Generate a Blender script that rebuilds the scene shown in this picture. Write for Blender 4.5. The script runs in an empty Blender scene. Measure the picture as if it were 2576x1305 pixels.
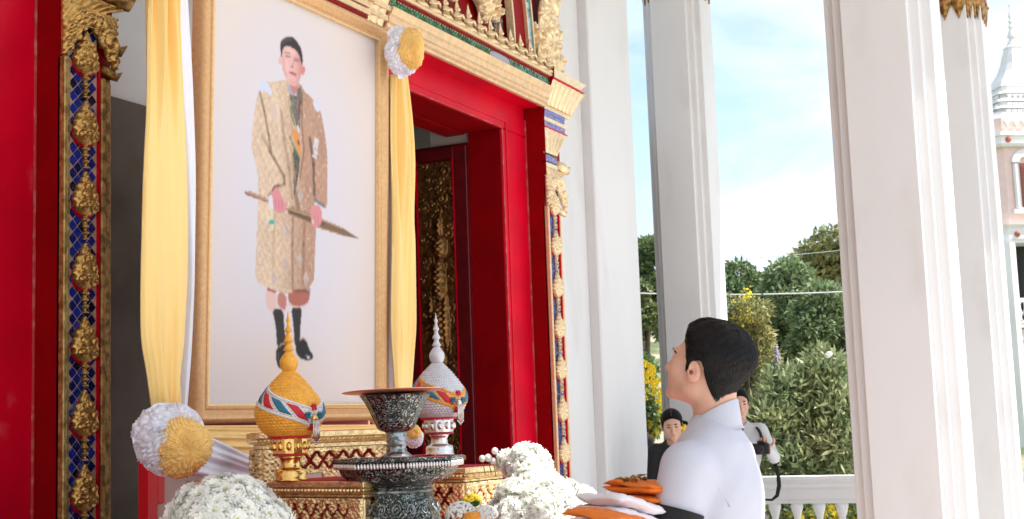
import bpy, math, random
import numpy as np
from mathutils import Vector, Matrix
random.seed(7); RNG = np.random.default_rng(7)
SC = bpy.context.scene
COL = SC.collection
R = math.radians
# ------------------------------------------------------------------ camera, world, sun, exposure
YAW, PIT, ROL, FOC = R(25.8), R(7.0), R(2.05), 3400.0
EYE = np.array([0.0, 0.0, 1.47])
_fh = np.array([math.cos(YAW), math.sin(YAW), 0]); _r0 = np.array([math.sin(YAW), -math.cos(YAW), 0]); _z = np.array([0, 0, 1.])
FW = _fh*math.cos(PIT)+_z*math.sin(PIT); _u0 = _z*math.cos(PIT)-_fh*math.sin(PIT)
CR = _r0*math.cos(ROL)-_u0*math.sin(ROL); CU = _u0*math.cos(ROL)+_r0*math.sin(ROL)
cam_data = bpy.data.cameras.new('camera'); cam = bpy.data.objects.new('camera', cam_data); COL.objects.link(cam)
m = Matrix(((CR[0], CU[0], -FW[0], EYE[0]), (CR[1], CU[1], -FW[1], EYE[1]), (CR[2], CU[2], -FW[2], EYE[2]), (0, 0, 0, 1)))
cam.matrix_world = m
cam_data.sensor_width = 36; cam_data.lens = 36*FOC/2576; cam_data.clip_end = 3000; cam_data.clip_start = .05
cam_data.dof.use_dof = True; cam_data.dof.focus_distance = 3.9; cam_data.dof.aperture_fstop = 16.0
SC.camera = cam
SUN_EL, SUN_AZ = R(57), R(-75)          # direction towards the sun, azimuth measured from +X
sd = Vector((math.cos(SUN_EL)*math.cos(SUN_AZ), math.cos(SUN_EL)*math.sin(SUN_AZ), math.sin(SUN_EL)))
sun_d = bpy.data.lights.new('sun', 'SUN'); sun = bpy.data.objects.new('sun', sun_d); COL.objects.link(sun)
sun_d.energy = 3.3; sun_d.angle = R(.6); sun_d.color = (1, .96, .9)
sun.rotation_euler = (-sd).to_track_quat('-Z', 'Y').to_euler()
W = bpy.data.worlds.new('World'); SC.world = W; W.use_nodes = True
nt = W.node_tree; nt.nodes.clear()
def nd(t, typ, **k):
    n = t.nodes.new(typ)
    for a, b in k.items(): setattr(n, a, b)
    return n
wo = nd(nt, 'ShaderNodeOutputWorld'); bg = nd(nt, 'ShaderNodeBackground'); sky = nd(nt, 'ShaderNodeTexSky')
sky.sky_type = 'NISHITA'; sky.sun_disc = False; sky.sun_elevation = SUN_EL; sky.sun_rotation = math.pi/2-SUN_AZ
sky.air_density = 1.0; sky.dust_density = 1.2; sky.ozone_density = 1.2
SKYK = .12
tc = nd(nt, 'ShaderNodeTexCoord'); mp = nd(nt, 'ShaderNodeMapping'); mp.inputs['Scale'].default_value = (1, 1, 2.4)
no = nd(nt, 'ShaderNodeTexNoise'); no.inputs['Scale'].default_value = 4.2; no.inputs['Detail'].default_value = 9; no.inputs['Roughness'].default_value = .52; no.inputs['Distortion'].default_value = .35
rp = nd(nt, 'ShaderNodeValToRGB'); rp.color_ramp.elements[0].color = (.10, .10, .10, 1); rp.color_ramp.elements[0].position = .40; rp.color_ramp.elements[1].position = .60
mx = nd(nt, 'ShaderNodeMix', data_type='RGBA'); mx.inputs[7].default_value = (4.1, 4.3, 4.55, 1)
nt.links.new(tc.outputs['Generated'], mp.inputs[0]); nt.links.new(mp.outputs[0], no.inputs['Vector']); nt.links.new(no.outputs['Fac'], rp.inputs[0])
nt.links.new(rp.outputs[0], mx.inputs[0]); nt.links.new(sky.outputs[0], mx.inputs[6]); nt.links.new(mx.outputs[2], bg.inputs[0])
bg.inputs[1].default_value = SKYK; nt.links.new(bg.outputs[0], wo.inputs[0])
SC.view_settings.view_transform = 'Standard'; SC.view_settings.look = 'None'; SC.view_settings.gamma = 1; SC.view_settings.exposure = 1.25
SC.cycles.max_bounces = 8; SC.cycles.diffuse_bounces = 5; SC.cycles.sample_clamp_indirect = 4; SC.cycles.use_denoising = True
SC.cycles.caustics_reflective = False; SC.cycles.caustics_refractive = False

# ------------------------------------------------------------------ measuring the place from the photograph
def ray(x, y): return FW+CR*(x-1288)/FOC+CU*(652.5-y)/FOC
def onY(x, y, Y): d = ray(x, y); return EYE+d*(Y/d[1])
def onX(x, y, X): d = ray(x, y); return EYE+d*(X/d[0])
def onD(x, y, D): return EYE+ray(x, y)*D
def onP(x, y, p0, n):
    d = ray(x, y); p0 = np.array(p0); n = np.array(n); return EYE+d*(np.dot(p0-EYE, n)/np.dot(d, n))

# ------------------------------------------------------------------ materials
def lin(c):
    c = [v/255 for v in c]
    return tuple([(v/12.92 if v <= .04045 else ((v+.055)/1.055)**2.4) for v in c])+(1,)
def mat(name, col, rough=.5, metal=0, var=.0, vscale=6, bump=0, bscale=60, rnd=0, island=0, col2=None, c2scale=4, c2lo=.45, c2hi=.6, sss=0, coat=0, spec=.5, transl=0, attr=None, mapscale=None, sheen=0, bdetail=4):
    M = bpy.data.materials.new(name); M.use_nodes = True; t = M.node_tree; b = t.nodes['Principled BSDF']
    c = col if len(col) == 4 else tuple(col)+(1,)
    b.inputs['Roughness'].default_value = rough; b.inputs['Metallic'].default_value = metal
    b.inputs['Specular IOR Level'].default_value = spec
    if coat: b.inputs['Coat Weight'].default_value = coat; b.inputs['Coat Roughness'].default_value = .12
    if sheen: b.inputs['Sheen Weight'].default_value = sheen
    if sss: b.inputs['Subsurface Weight'].default_value = sss; b.inputs['Subsurface Radius'].default_value = (.012, .005, .003); b.inputs['Subsurface Scale'].default_value = 1
    L = t.links.new
    tcn = nd(t, 'ShaderNodeTexCoord'); vec = tcn.outputs['Object']
    if mapscale:
        mpn = nd(t, 'ShaderNodeMapping'); mpn.inputs['Scale'].default_value = mapscale; L(vec, mpn.inputs[0]); vec = mpn.outputs[0]
    if attr:
        a = nd(t, 'ShaderNodeVertexColor'); a.layer_name = attr; out = a.outputs['Color']
    else:
        rg = nd(t, 'ShaderNodeRGB'); rg.outputs[0].default_value = c; out = rg.outputs[0]
    if col2:
        n = nd(t, 'ShaderNodeTexNoise'); n.inputs['Scale'].default_value = c2scale; n.inputs['Detail'].default_value = 6; L(vec, n.inputs['Vector'])
        r = nd(t, 'ShaderNodeMapRange'); r.inputs[1].default_value = c2lo; r.inputs[2].default_value = c2hi; L(n.outputs['Fac'], r.inputs[0])
        x = nd(t, 'ShaderNodeMix', data_type='RGBA'); L(r.outputs[0], x.inputs[0]); L(out, x.inputs[6]); x.inputs[7].default_value = col2 if len(col2) == 4 else tuple(col2)+(1,); out = x.outputs[2]
    def vary(fac, amt, out):
        r = nd(t, 'ShaderNodeMapRange'); r.inputs[3].default_value = 1-amt; r.inputs[4].default_value = 1+amt; L(fac, r.inputs[0])
        x = nd(t, 'ShaderNodeVectorMath', operation='SCALE'); L(out, x.inputs[0]); L(r.outputs[0], x.inputs['Scale']); return x.outputs[0]
    if var:
        n = nd(t, 'ShaderNodeTexNoise'); n.inputs['Scale'].default_value = vscale; n.inputs['Detail'].default_value = 5; L(vec, n.inputs['Vector'])
        r0 = nd(t, 'ShaderNodeMapRange'); r0.inputs[1].default_value = .3; r0.inputs[2].default_value = .7; L(n.outputs['Fac'], r0.inputs[0])
        out = vary(r0.outputs[0], var, out)
    if rnd: n = nd(t, 'ShaderNodeObjectInfo'); out = vary(n.outputs['Random'], rnd, out)
    if island: n = nd(t, 'ShaderNodeNewGeometry'); out = vary(n.outputs['Random Per Island'], island, out)
    L(out, b.inputs['Base Color'])
    if bump:
        n = nd(t, 'ShaderNodeTexNoise'); n.inputs['Scale'].default_value = bscale; n.inputs['Detail'].default_value = bdetail; L(vec, n.inputs['Vector'])
        u = nd(t, 'ShaderNodeBump'); u.inputs['Strength'].default_value = bump; u.inputs['Distance'].default_value = .01; L(n.outputs['Fac'], u.inputs['Height']); L(u.outputs[0], b.inputs['Normal'])
    if transl:
        tr = nd(t, 'ShaderNodeBsdfTranslucent'); L(out, tr.inputs[0]); ms = nd(t, 'ShaderNodeMixShader'); ms.inputs[0].default_value = transl
        o = t.nodes['Material Output']; L(b.outputs[0], ms.inputs[1]); L(tr.outputs[0], ms.inputs[2]); L(ms.outputs[0], o.inputs[0])
    return M
M = {}
M['plaster'] = mat('white_plaster', (.745, .742, .74), .60, var=.04, vscale=1.1, bump=.08, bscale=7, col2=(.62, .59, .565), c2scale=2.6, c2lo=.56, c2hi=.95, mapscale=(1.2, 1.2, .5))
M['wallplaster'] = mat('wall_plaster', (.62, .60, .57), .6, var=.06, vscale=1.5, bump=.05, bscale=30)
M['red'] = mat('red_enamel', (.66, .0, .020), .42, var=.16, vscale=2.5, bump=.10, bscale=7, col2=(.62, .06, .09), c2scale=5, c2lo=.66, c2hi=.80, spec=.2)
M['reddark'] = mat('dark_red_paint_and_shade', (.27, .0, .003), .5, spec=.15, var=.15, vscale=4, bump=.08, bscale=14, col2=(.55, .16, .14), c2scale=38, c2lo=.76, c2hi=.80)  # own dark red, also painting shade on door reveals and pilaster sides
M['chip'] = mat('worn_red_edge', (.58, .05, .06), .5, col2=(.70, .36, .32), c2scale=14, c2lo=.50, c2hi=.75, bump=.4, bscale=60)
M['redwood'] = mat('red_lacquer_wood', (.13, .003, .006), .45, var=.3, vscale=9)
M['gold'] = mat('gold_leaf', (.62, .38, .12), .30, .88, var=.35, vscale=40, bump=.25, bscale=160)
M['goldpaint'] = mat('gold_paint', (.84, .60, .35), .45, .35, var=.12, vscale=24, bump=.12, bscale=120)
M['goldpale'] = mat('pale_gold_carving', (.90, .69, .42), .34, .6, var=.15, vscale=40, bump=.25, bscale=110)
M['golddark'] = mat('aged_gold_and_shade', (.42, .23, .07), .38, .8, var=.35, vscale=30, col2=(.16, .08, .02), c2scale=22, bump=.3, bscale=120)  # dark gold, also painting the shade on the rear altar table
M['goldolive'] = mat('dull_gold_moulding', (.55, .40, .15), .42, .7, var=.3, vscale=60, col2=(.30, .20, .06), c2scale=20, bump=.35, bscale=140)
M['carvegold'] = mat('lacquered_gold_carving', (.24, .125, .04), .42, .8, var=.5, vscale=20)
M['grout'] = mat('lattice_grout', (.62, .46, .34), .6, var=.2, vscale=30)
M['bluetile'] = mat('blue_mirror_tile', (.008, .030, .34), .08, .35, rnd=.85, coat=.5, bump=.15, bscale=30)
M['greentile'] = mat('green_mirror_tile', (.012, .16, .055), .10, .3, rnd=.8, coat=.5, bump=.15, bscale=30)
M['bluemosaic'] = mat('blue_mosaic', (.015, .03, .22), .12, .3, island=.9, coat=.4)
M['tealmosaic'] = mat('teal_mosaic', (.03, .30, .42), .12, .2, island=.6, coat=.4)
M['frame'] = mat('bronze_gold_frame', (.72, .43, .20), .40, .45, var=.10, vscale=60, bump=.25, bscale=300)
M['framelight'] = mat('light_gold_frame_lip', (.86, .60, .30), .34, .5, var=.08, vscale=60, bump=.15, bscale=200)
M['print'] = mat('portrait_print', (1, 1, 1), .45, attr='Col', spec=.3)
M['yellow'] = mat('yellow_satin', (.96, .66, .23), .55, var=.04, bump=.10, bscale=25, sheen=.3, mapscale=(3, 3, .25))
M['yellowfrill'] = mat('yellow_frill', (1.0, .66, .22), .6, var=.05, vscale=30, island=0, transl=0)
M['white'] = mat('white_satin', (.80, .80, .86), .5, var=.03, bump=.08, bscale=20, sheen=.3)
M['lilac'] = mat('white_tulle', (.88, .88, .96), .6, transl=0)
M['flower'] = mat('white_petals', (.97, .97, .92), .6, rnd=.05, transl=.25)
M['flowerc'] = mat('flower_centre', (.55, .58, .22), .7)
M['greenpale'] = mat('pale_green_stems', (.78, .80, .70), .7, var=.3, vscale=60)
M['leaf'] = mat('bouquet_leaf', (.06, .17, .035), .45, rnd=.3, transl=.15)
M['board'] = mat('beige_board', (.55, .42, .36), .6, var=.05)
M['redpost'] = mat('red_post_paint', (.62, .008, .02), .35)
M['phgold'] = mat('orange_gold_thread', (.88, .42, .05), .5, .15, var=.15, vscale=60)
M['phsilver'] = mat('silver_thread', (.62, .62, .66), .45, .15, var=.1, vscale=60)
M['phwhite'] = mat('white_bead_band', (.78, .79, .84), .5, bump=.5, bscale=260)
M['phorange'] = mat('orange_bead_band', (.82, .33, .03), .5, bump=.5, bscale=260)
M['phred'] = mat('red_bead', (.60, .012, .03), .45, bump=.4, bscale=260)
M['phteal'] = mat('teal_bead', (.02, .17, .26), .45, bump=.4, bscale=260)
M['brass'] = mat('polished_brass', (.90, .58, .18), .20, .95, bump=.12, bscale=90)
M['silver'] = mat('polished_silver', (.75, .72, .70), .24, .9, bump=.15, bscale=90)
M['copper'] = mat('copper_plate', (.85, .45, .28), .3, .8)
M['redcloth'] = mat('red_felt', (.50, .006, .02), .8)
M['skin'] = mat('skin', (.72, .42, .30), .48, var=.05, vscale=14, col2=(.74, .36, .26), c2scale=9, c2lo=.5, c2hi=.75, sss=.15, bump=.05, bscale=250)
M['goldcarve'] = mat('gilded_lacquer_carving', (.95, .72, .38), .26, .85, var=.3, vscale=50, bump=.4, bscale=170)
M['strand'] = mat('hair_strand', (.0035, .003, .0028), .24, spec=.3)
M['tinsel'] = mat('grey_tinsel', (.40, .40, .47), .5, bump=.4, bscale=80)
M['skin3'] = mat('light_brown_skin', (.60, .36, .26), .5, sss=.1, var=.05)
M['skin2'] = mat('tan_skin', (.47, .25, .16), .5, sss=.1, var=.05)
M['lips'] = mat('lips', (.62, .20, .17), .4)
M['hair'] = mat('black_hair', (.005, .0045, .004), .5, bump=.3, bscale=16, mapscale=(14, 1.2, 2.2), spec=.2, bdetail=3)
M['hair2'] = mat('dark_hair', (.005, .005, .006), .6, spec=.12)
M['jacket'] = mat('white_uniform_cloth', (.55, .56, .645), .66, var=.012, vscale=6, bump=.05, bscale=14, sheen=.15)
M['black'] = mat('black_cloth', (.006, .006, .008), .8, var=.2)
M['orange'] = mat('saffron_cloth', (.78, .19, .018), .7, var=.06, vscale=8, bump=.12, bscale=30)
M['whitecloth'] = mat('white_folded_cloth', (.80, .76, .80), .7, var=.03, bump=.12, bscale=24)
M['shirt'] = mat('pale_grey_shirt', (.55, .56, .58), .7, bump=.2, bscale=20)
M['blackplastic'] = mat('black_plastic', (.012, .012, .014), .3)
M['glass'] = mat('lens_glass', (.02, .03, .05), .05, .2, coat=1)
M['eye'] = mat('eye', (.03, .018, .012), .15)
M['eyewhite'] = mat('eye_white', (.75, .72, .7), .3)
M['bark'] = mat('bark', (.13, .10, .07), .85, var=.3, bump=.5, bscale=20)
M['leafdark'] = mat('dark_foliage', (.19, .26, .115), .55, island=.5, transl=.28, col2=(.17, .23, .10), c2scale=.6)
M['leafmid'] = mat('mid_foliage', (.15, .22, .09), .5, island=.5, transl=.3, col2=(.22, .26, .10), c2scale=.5)
M['leafpale'] = mat('pale_foliage', (.24, .27, .12), .5, island=.5, transl=.3, col2=(.36, .33, .12), c2scale=.7)
M['leafbush'] = mat('lance_leaves', (.28, .34, .17), .45, island=.6, transl=.35, col2=(.44, .42, .20), c2scale=1.6, c2lo=.46, c2hi=.72)
M['yflower'] = mat('yellow_blossom', (.95, .72, .04), .5, island=.2, transl=.2)
M['lilacbl'] = mat('lilac_blossom', (.45, .38, .55), .6)
M['grass'] = mat('grass_ground', (.10, .13, .05), .9, var=.3, vscale=.4, col2=(.30, .26, .18), c2scale=.2)
M['paving'] = mat('pale_paving', (.62, .60, .56), .7, var=.08, vscale=3)
M['tilefloor'] = mat('terrace_floor', (.58, .55, .52), .35, var=.06, vscale=4)
M['pink'] = mat('pink_render', (.86, .64, .57), .6, var=.05)
M['stupawhite'] = mat('white_stucco', (.78, .78, .76), .6, var=.05, vscale=1)
M['shutter'] = mat('brown_shutter', (.26, .08, .05), .5)
M['terracotta'] = mat('terracotta', (.45, .12, .07), .7)
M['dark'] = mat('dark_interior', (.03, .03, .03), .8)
M['ceiltile'] = mat('ceiling_tile', (.60, .58, .48), .8)
M['wallshade'] = mat('dark_taupe_wall_shade', (.085, .062, .045), .6, spec=.2, var=.1, vscale=3, col2=(.12, .095, .075), c2scale=2)  # taupe stand-in for the shade on the lower wall
M['wire'] = mat('cable', (.55, .56, .55), .6)

# silver-on-black engraved metal
def niello():
    m = mat('silver_niello', (.1, .1, .1), .22, .85); t = m.node_tree; b = t.nodes['Principled BSDF']; L = t.links.new
    tcn = nd(t, 'ShaderNodeTexCoord'); no = nd(t, 'ShaderNodeTexNoise'); no.inputs['Scale'].default_value = 17; no.inputs['Distortion'].default_value = 2.6; no.inputs['Detail'].default_value = 3
    vo = nd(t, 'ShaderNodeTexVoronoi'); vo.inputs['Scale'].default_value = 48; vo.feature = 'DISTANCE_TO_EDGE'
    L(tcn.outputs['Object'], no.inputs['Vector']); L(tcn.outputs['Object'], vo.inputs['Vector'])
    w = nd(t, 'ShaderNodeMath', operation='SINE'); k = nd(t, 'ShaderNodeMath', operation='MULTIPLY'); k.inputs[1].default_value = 46; L(no.outputs['Fac'], k.inputs[0]); L(k.outputs[0], w.inputs[0])
    r = nd(t, 'ShaderNodeMapRange'); r.inputs[1].default_value = -.2; r.inputs[2].default_value = .7; L(w.outputs[0], r.inputs[0])
    r2 = nd(t, 'ShaderNodeMapRange'); r2.inputs[1].default_value = .02; r2.inputs[2].default_value = .12; L(vo.outputs['Distance'], r2.inputs[0])
    mu = nd(t, 'ShaderNodeMath', operation='MULTIPLY'); L(r.outputs[0], mu.inputs[0]); L(r2.outputs[0], mu.inputs[1])
    x = nd(t, 'ShaderNodeMix', data_type='RGBA'); x.inputs[6].default_value = (.035, .045, .04, 1); x.inputs[7].default_value = (.42, .46, .44, 1)
    L(mu.outputs[0], x.inputs[0]); L(x.outputs[2], b.inputs['Base Color'])
    u = nd(t, 'ShaderNodeBump'); u.inputs['Strength'].default_value = .5; u.inputs['Distance'].default_value = .003; L(mu.outputs[0], u.inputs['Height']); L(u.outputs[0], b.inputs['Normal'])
    return m
M['niello'] = niello()
def mosaic(name, col, grout, sc):
    m = mat(name, col, .12, .3, coat=.3); t = m.node_tree; b = t.nodes['Principled BSDF']; L = t.links.new; tcn = nd(t, 'ShaderNodeTexCoord')
    v1 = nd(t, 'ShaderNodeTexVoronoi'); v1.inputs['Scale'].default_value = sc; v2 = nd(t, 'ShaderNodeTexVoronoi'); v2.feature = 'DISTANCE_TO_EDGE'; v2.inputs['Scale'].default_value = sc
    for v in (v1, v2): v.inputs['Randomness'].default_value = .45; L(tcn.outputs['Object'], v.inputs['Vector'])
    s = nd(t, 'ShaderNodeSeparateColor'); L(v1.outputs['Color'], s.inputs[0]); r = nd(t, 'ShaderNodeMapRange'); r.inputs[3].default_value = .15; r.inputs[4].default_value = 2.4; L(s.outputs[0], r.inputs[0])
    k = nd(t, 'ShaderNodeVectorMath', operation='SCALE'); k.inputs[0].default_value = col; L(r.outputs[0], k.inputs['Scale'])
    r2 = nd(t, 'ShaderNodeMapRange'); r2.inputs[1].default_value = .03; r2.inputs[2].default_value = .09; L(v2.outputs['Distance'], r2.inputs[0]); x = nd(t, 'ShaderNodeMix', data_type='RGBA'); x.inputs[6].default_value = tuple(grout)+(1,); L(r2.outputs[0], x.inputs[0]); L(k.outputs[0], x.inputs[7]); L(x.outputs[2], b.inputs['Base Color'])
    return m
M['blueband'] = mosaic('blue_mosaic_band', (.02, .04, .32), (.35, .22, .12), 42); M['tealmosaic'] = mosaic('teal_mosaic_band', (.03, .30, .42), (.5, .4, .2), 30); M['darkblueband'] = mosaic('dark_blue_mosaic', (.012, .018, .10), (.35, .22, .12), 16)
M['silverplain'] = mat('dull_silver', (.42, .45, .44), .3, .8, col2=(.12, .13, .13), c2scale=60)

# ------------------------------------------------------------------ mesh helpers
def tag(o, label=None, cat=None, group=None, kind=None):
    if label: o['label'] = label
    if cat: o['category'] = cat
    if group: o['group'] = group
    if kind: o['kind'] = kind
    return o
def thing(name, label, cat, loc=(0, 0, 0), group=None, rot=(0, 0, 0)):
    o = bpy.data.objects.new(name, None); COL.objects.link(o); o.location = [float(v) for v in loc]; o.rotation_euler = rot; o.empty_display_size = .1
    return tag(o, label, cat, group)
class MB:
    def __init__(s): s.v = []; s.f = []; s.n = 0; s.mi = []; s.cur = 0
    def add(s, v, f):
        v = np.asarray(v, float).reshape(-1, 3); s.v.append(v); s.f += [tuple(int(i)+s.n for i in q) for q in f]; s.mi += [s.cur]*len(f); s.n += len(v); return s
    def box(s, x0, x1, y0, y1, z0, z1, M4=None):
        v = np.array([(x, y, z) for x in (x0, x1) for y in (y0, y1) for z in (z0, z1)], float)
        if M4 is not None: v = np.array([M4 @ Vector(p) for p in v])
        return s.add(v, [(0, 1, 3, 2), (4, 6, 7, 5), (0, 4, 5, 1), (2, 3, 7, 6), (0, 2, 6, 4), (1, 5, 7, 3)])
    def bbox(s, x0, x1, y0, y1, z0, z1, b=.006):
        # box with chamfered vertical and horizontal edges
        prof = [(x0+b, y0), (x1-b, y0), (x1, y0+b), (x1, y1-b), (x1-b, y1), (x0+b, y1), (x0, y1-b), (x0, y0+b)]
        cx, cy = (x0+x1)/2, (y0+y1)/2; v = []; f = []
        for z, k in ((z0, b), (z0+b, 0), (z1-b, 0), (z1, b)):
            for px, py in prof:
                v.append((px-math.copysign(k, px-cx)*(k > 0), py-math.copysign(k, py-cy)*(k > 0), z))
        for r in range(3):
            for i in range(8): j = (i+1) % 8; f.append((r*8+i, r*8+j, r*8+8+j, r*8+8+i))
        f.append(tuple(range(7, -1, -1))); f.append(tuple(range(24, 32)))
        return s.add(v, f)
    def prism(s, poly, z0, z1, scale1=1, c=(0, 0)):
        n = len(poly); v = [(x, y, z0) for x, y in poly]+[(c[0]+(x-c[0])*scale1, c[1]+(y-c[1])*scale1, z1) for x, y in poly]
        return s.add(v, [tuple(range(n-1, -1, -1)), tuple(range(n, 2*n))]+[(i, (i+1) % n, n+(i+1) % n, n+i) for i in range(n)])
    def loft(s, rings, cap=True, closed=True):
        n = len(rings[0]); v = np.concatenate([np.asarray(r, float) for r in rings]); f = []
        for r in range(len(rings)-1):
            for i in range(n if closed else n-1): j = (i+1) % n; f.append((r*n+i, r*n+j, r*n+n+j, r*n+n+i))
        if cap and closed: f.append(tuple(range(n-1, -1, -1))); f.append(tuple(range((len(rings)-1)*n, len(rings)*n)))
        return s.add(v, f)
    def lathe(s, prof, c=(0, 0, 0), n=24, rot=0, power=None):
        a = np.arange(n)*2*math.pi/n+rot; rings = []
        for r, z in prof: rings.append(np.stack([c[0]+r*np.cos(a), c[1]+r*np.sin(a), np.full(n, c[2]+z)], 1))
        return s.loft(rings)
    def tube(s, pts, rad, n=8, ell=1.0):
        pts = [np.asarray(p, float) for p in pts]; rad = rad if hasattr(rad, '__len__') else [rad]*len(pts); rings = []
        a = np.arange(n)*2*math.pi/n; up = None
        for i, p in enumerate(pts):
            t = pts[min(i+1, len(pts)-1)]-pts[max(i-1, 0)]; t = t/(np.linalg.norm(t)+1e-9)
            if up is None: up = np.array([0, 0, 1.]) if abs(t[2]) < .9 else np.array([1., 0, 0])
            e = np.cross(t, up); e /= np.linalg.norm(e)+1e-9; g = np.cross(e, t); up = g
            rings.append(p+rad[i]*(np.outer(np.cos(a), e)+ell*np.outer(np.sin(a), g)))
        return s.loft(rings)
    def sph(s, c, r, n=10, m=6):
        r = r if hasattr(r, '__len__') else (r, r, r); a = np.arange(n)*2*math.pi/n; rings = []
        for k in range(m+1):
            t = math.pi*(k+.02)/(m+.04); rings.append(np.stack([c[0]+r[0]*math.sin(t)*np.cos(a), c[1]+r[1]*math.sin(t)*np.sin(a), np.full(n, c[2]-r[2]*math.cos(t))], 1))
        return s.loft(rings)
    def grid(s, P, thick=None):
        # P: (a,b,3) array of points; open sheet (optionally given a back)
        a, b = P.shape[:2]; f = [(i*b+j, i*b+j+1, (i+1)*b+j+1, (i+1)*b+j) for i in range(a-1) for j in range(b-1)]
        return s.add(P.reshape(-1, 3), f)
    def build(s, name, mat, parent=None, smooth=False, loc=None, autos=False):
        me = bpy.data.meshes.new(name); v = np.concatenate(s.v)
        me.from_pydata(v.tolist(), [], s.f); ms = mat if isinstance(mat, (list, tuple)) else [mat]
        for q in ms: me.materials.append(q)
        if len(ms) > 1: me.polygons.foreach_set('material_index', s.mi)
        if smooth or autos: me.polygons.foreach_set('use_smooth', [True]*len(me.polygons))
        me.update()
        if autos: me.set_sharp_from_angle(angle=R(autos if autos is not True else 38))
        o = bpy.data.objects.new(name, me); COL.objects.link(o)
        if parent is not None: o.parent = parent
        if loc is not None: o.location = [float(q) for q in loc]
        return o
def inst(o, name=None, parent=None, loc=(0, 0, 0), rot=(0, 0, 0), sc=1):
    c = bpy.data.objects.new(name or o.name.split('.')[0], o.data); COL.objects.link(c); c.parent = parent
    c.location = [float(v) for v in loc]; c.rotation_euler = rot; c.scale = (sc, sc, sc) if not hasattr(sc, '__len__') else sc
    return c
def solid(P0, P1):
    # closed shell between a front sheet P0 and a back sheet P1, both (a,b,3)
    a, b = P0.shape[:2]; N = a*b; f = []
    for i in range(a-1):
        for j in range(b-1):
            q = (i*b+j, i*b+j+1, (i+1)*b+j+1, (i+1)*b+j); f.append(q); f.append(tuple(N+k for k in reversed(q)))
    for i in range(a-1): f.append((i*b, (i+1)*b, N+(i+1)*b, N+i*b)); f.append((i*b+b-1, N+i*b+b-1, N+(i+1)*b+b-1, (i+1)*b+b-1))
    for j in range(b-1): f.append((j, N+j, N+j+1, j+1)); f.append(((a-1)*b+j, (a-1)*b+j+1, N+(a-1)*b+j+1, N+(a-1)*b+j))
    return np.concatenate([P0.reshape(-1, 3), P1.reshape(-1, 3)]), f
# carved relief: height map over a rectangle, cut to a mask; local plane XZ, carving stands out towards -Y
def spiral(X, Z, cx, cz, rad, turns=1.6, hand=1, ph=0):
    dx, dz = X-cx, Z-cz; r = np.sqrt(dx*dx+dz*dz)/rad; th = np.arctan2(dz, dx)*hand
    return np.clip(1-r, 0, 1)**.4*(.5+.5*np.cos(th+ph+2*math.pi*turns*r))
def relief(w, h, nx, nz, mask, height, base=.004):
    xs = np.linspace(-w/2, w/2, nx); zs = np.linspace(0, h, nz); X, Z = np.meshgrid(xs, zs); Mk = mask(X, Z); H = height(X, Z)
    idx = -np.ones(X.shape, int); cell = Mk[:-1, :-1] & Mk[1:, :-1] & Mk[:-1, 1:] & Mk[1:, 1:]
    vs = []; fs = []
    use = np.zeros(X.shape, bool); use[:-1, :-1] |= cell; use[1:, :-1] |= cell; use[:-1, 1:] |= cell; use[1:, 1:] |= cell
    idx[use] = np.arange(use.sum()); vs = np.stack([X[use], -H[use]-base, Z[use]], 1); N = len(vs)
    back = np.stack([X[use], np.full(N, 0.0), Z[use]], 1)
    for i, j in zip(*np.nonzero(cell)):
        q = (idx[i, j], idx[i, j+1], idx[i+1, j+1], idx[i+1, j]); fs.append(q)
        for (a, b, di, dj) in ((q[0], q[1], -1, 0), (q[1], q[2], 0, 1), (q[2], q[3], 1, 0), (q[3], q[0], 0, -1)):
            ii, jj = i+di, j+dj
            if not (0 <= ii < cell.shape[0] and 0 <= jj < cell.shape[1] and cell[ii, jj]): fs.append((b, a, a+N, b+N))
    return np.concatenate([vs, back]), fs
# ------------------------------------------------------------------ ground, terrace, roof
g = MB(); g.box(-120, 400, -260, 400, -1.0, -.6); tag(g.build('ground', M['grass']), kind='structure')
g = MB(); g.box(-6, 13.2, -6.0, 4.3, -.6, 0.0); tag(g.build('terrace_floor', M['tilefloor']), kind='structure')
g = MB(); g.box(-30, 60, -60, -6.004, -.6, -.596); tag(g.build('courtyard_paving', M['paving']), kind='structure')
g = MB(); g.box(13.204, 60, -6.004, 2.0, -.6, -.596); tag(g.build('courtyard_path', M['paving']), kind='structure')
# porch ceiling: near-bay eave added deep to keep out sun, far bays shorter
g = MB(); g.box(-4, 12.9, -.8, 4.3, 6.2, 6.4); g.box(-4, 4.6, -2.6, -.8, 6.2, 6.4)
tag(g.build('porch_ceiling', M['plaster']), kind='structure')
g = MB(); g.box(-5.2, -4.9, -1.4, 4.3, 0, 6.2); tag(g.build('added_blocker_wall', M['wallplaster']), kind='structure')  # unseen wall added behind the camera to darken faces turned towards it
# ------------------------------------------------------------------ temple wall with two door openings
PX0, PX1 = 4.09, 8.885              # inner (viewer-side) edge of the two portal pilasters seen
OP = PX1-PX0
openings = [(3.70-1.95, 3.70), (6.62, 8.49)]
HTOP = 3.575
YWALL = 4.30
g = MB(); xs = -4.0
for a, b in openings:
    g.box(xs, a-.03, YWALL, 4.75, 0, 7.0); g.box(a-.03, b+.03, YWALL+.001, 4.749, HTOP+.25, 7.0); xs = b+.03
g.box(xs, 10.188, YWALL, 4.75, 0, 7.0)
tag(g.build('temple_wall', M['wallplaster']), kind='structure')
ww = MB(); ww.box(9.25, 10.30, 4.283, 4.299, 0, 7.0)
q = ww.build('wall_facing', M['plaster']); tag(q, kind='structure')
wz = onY(335, 258, 4.28)[2]; wn = MB(); wn.box(4.43, 6.2, 4.282, 4.299, 0, wz); tag(wn.build('wall_shade_sheet', M['wallshade'], None), kind='structure')  # dark sheet painting the shade on the lower wall beside the portrait
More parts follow.
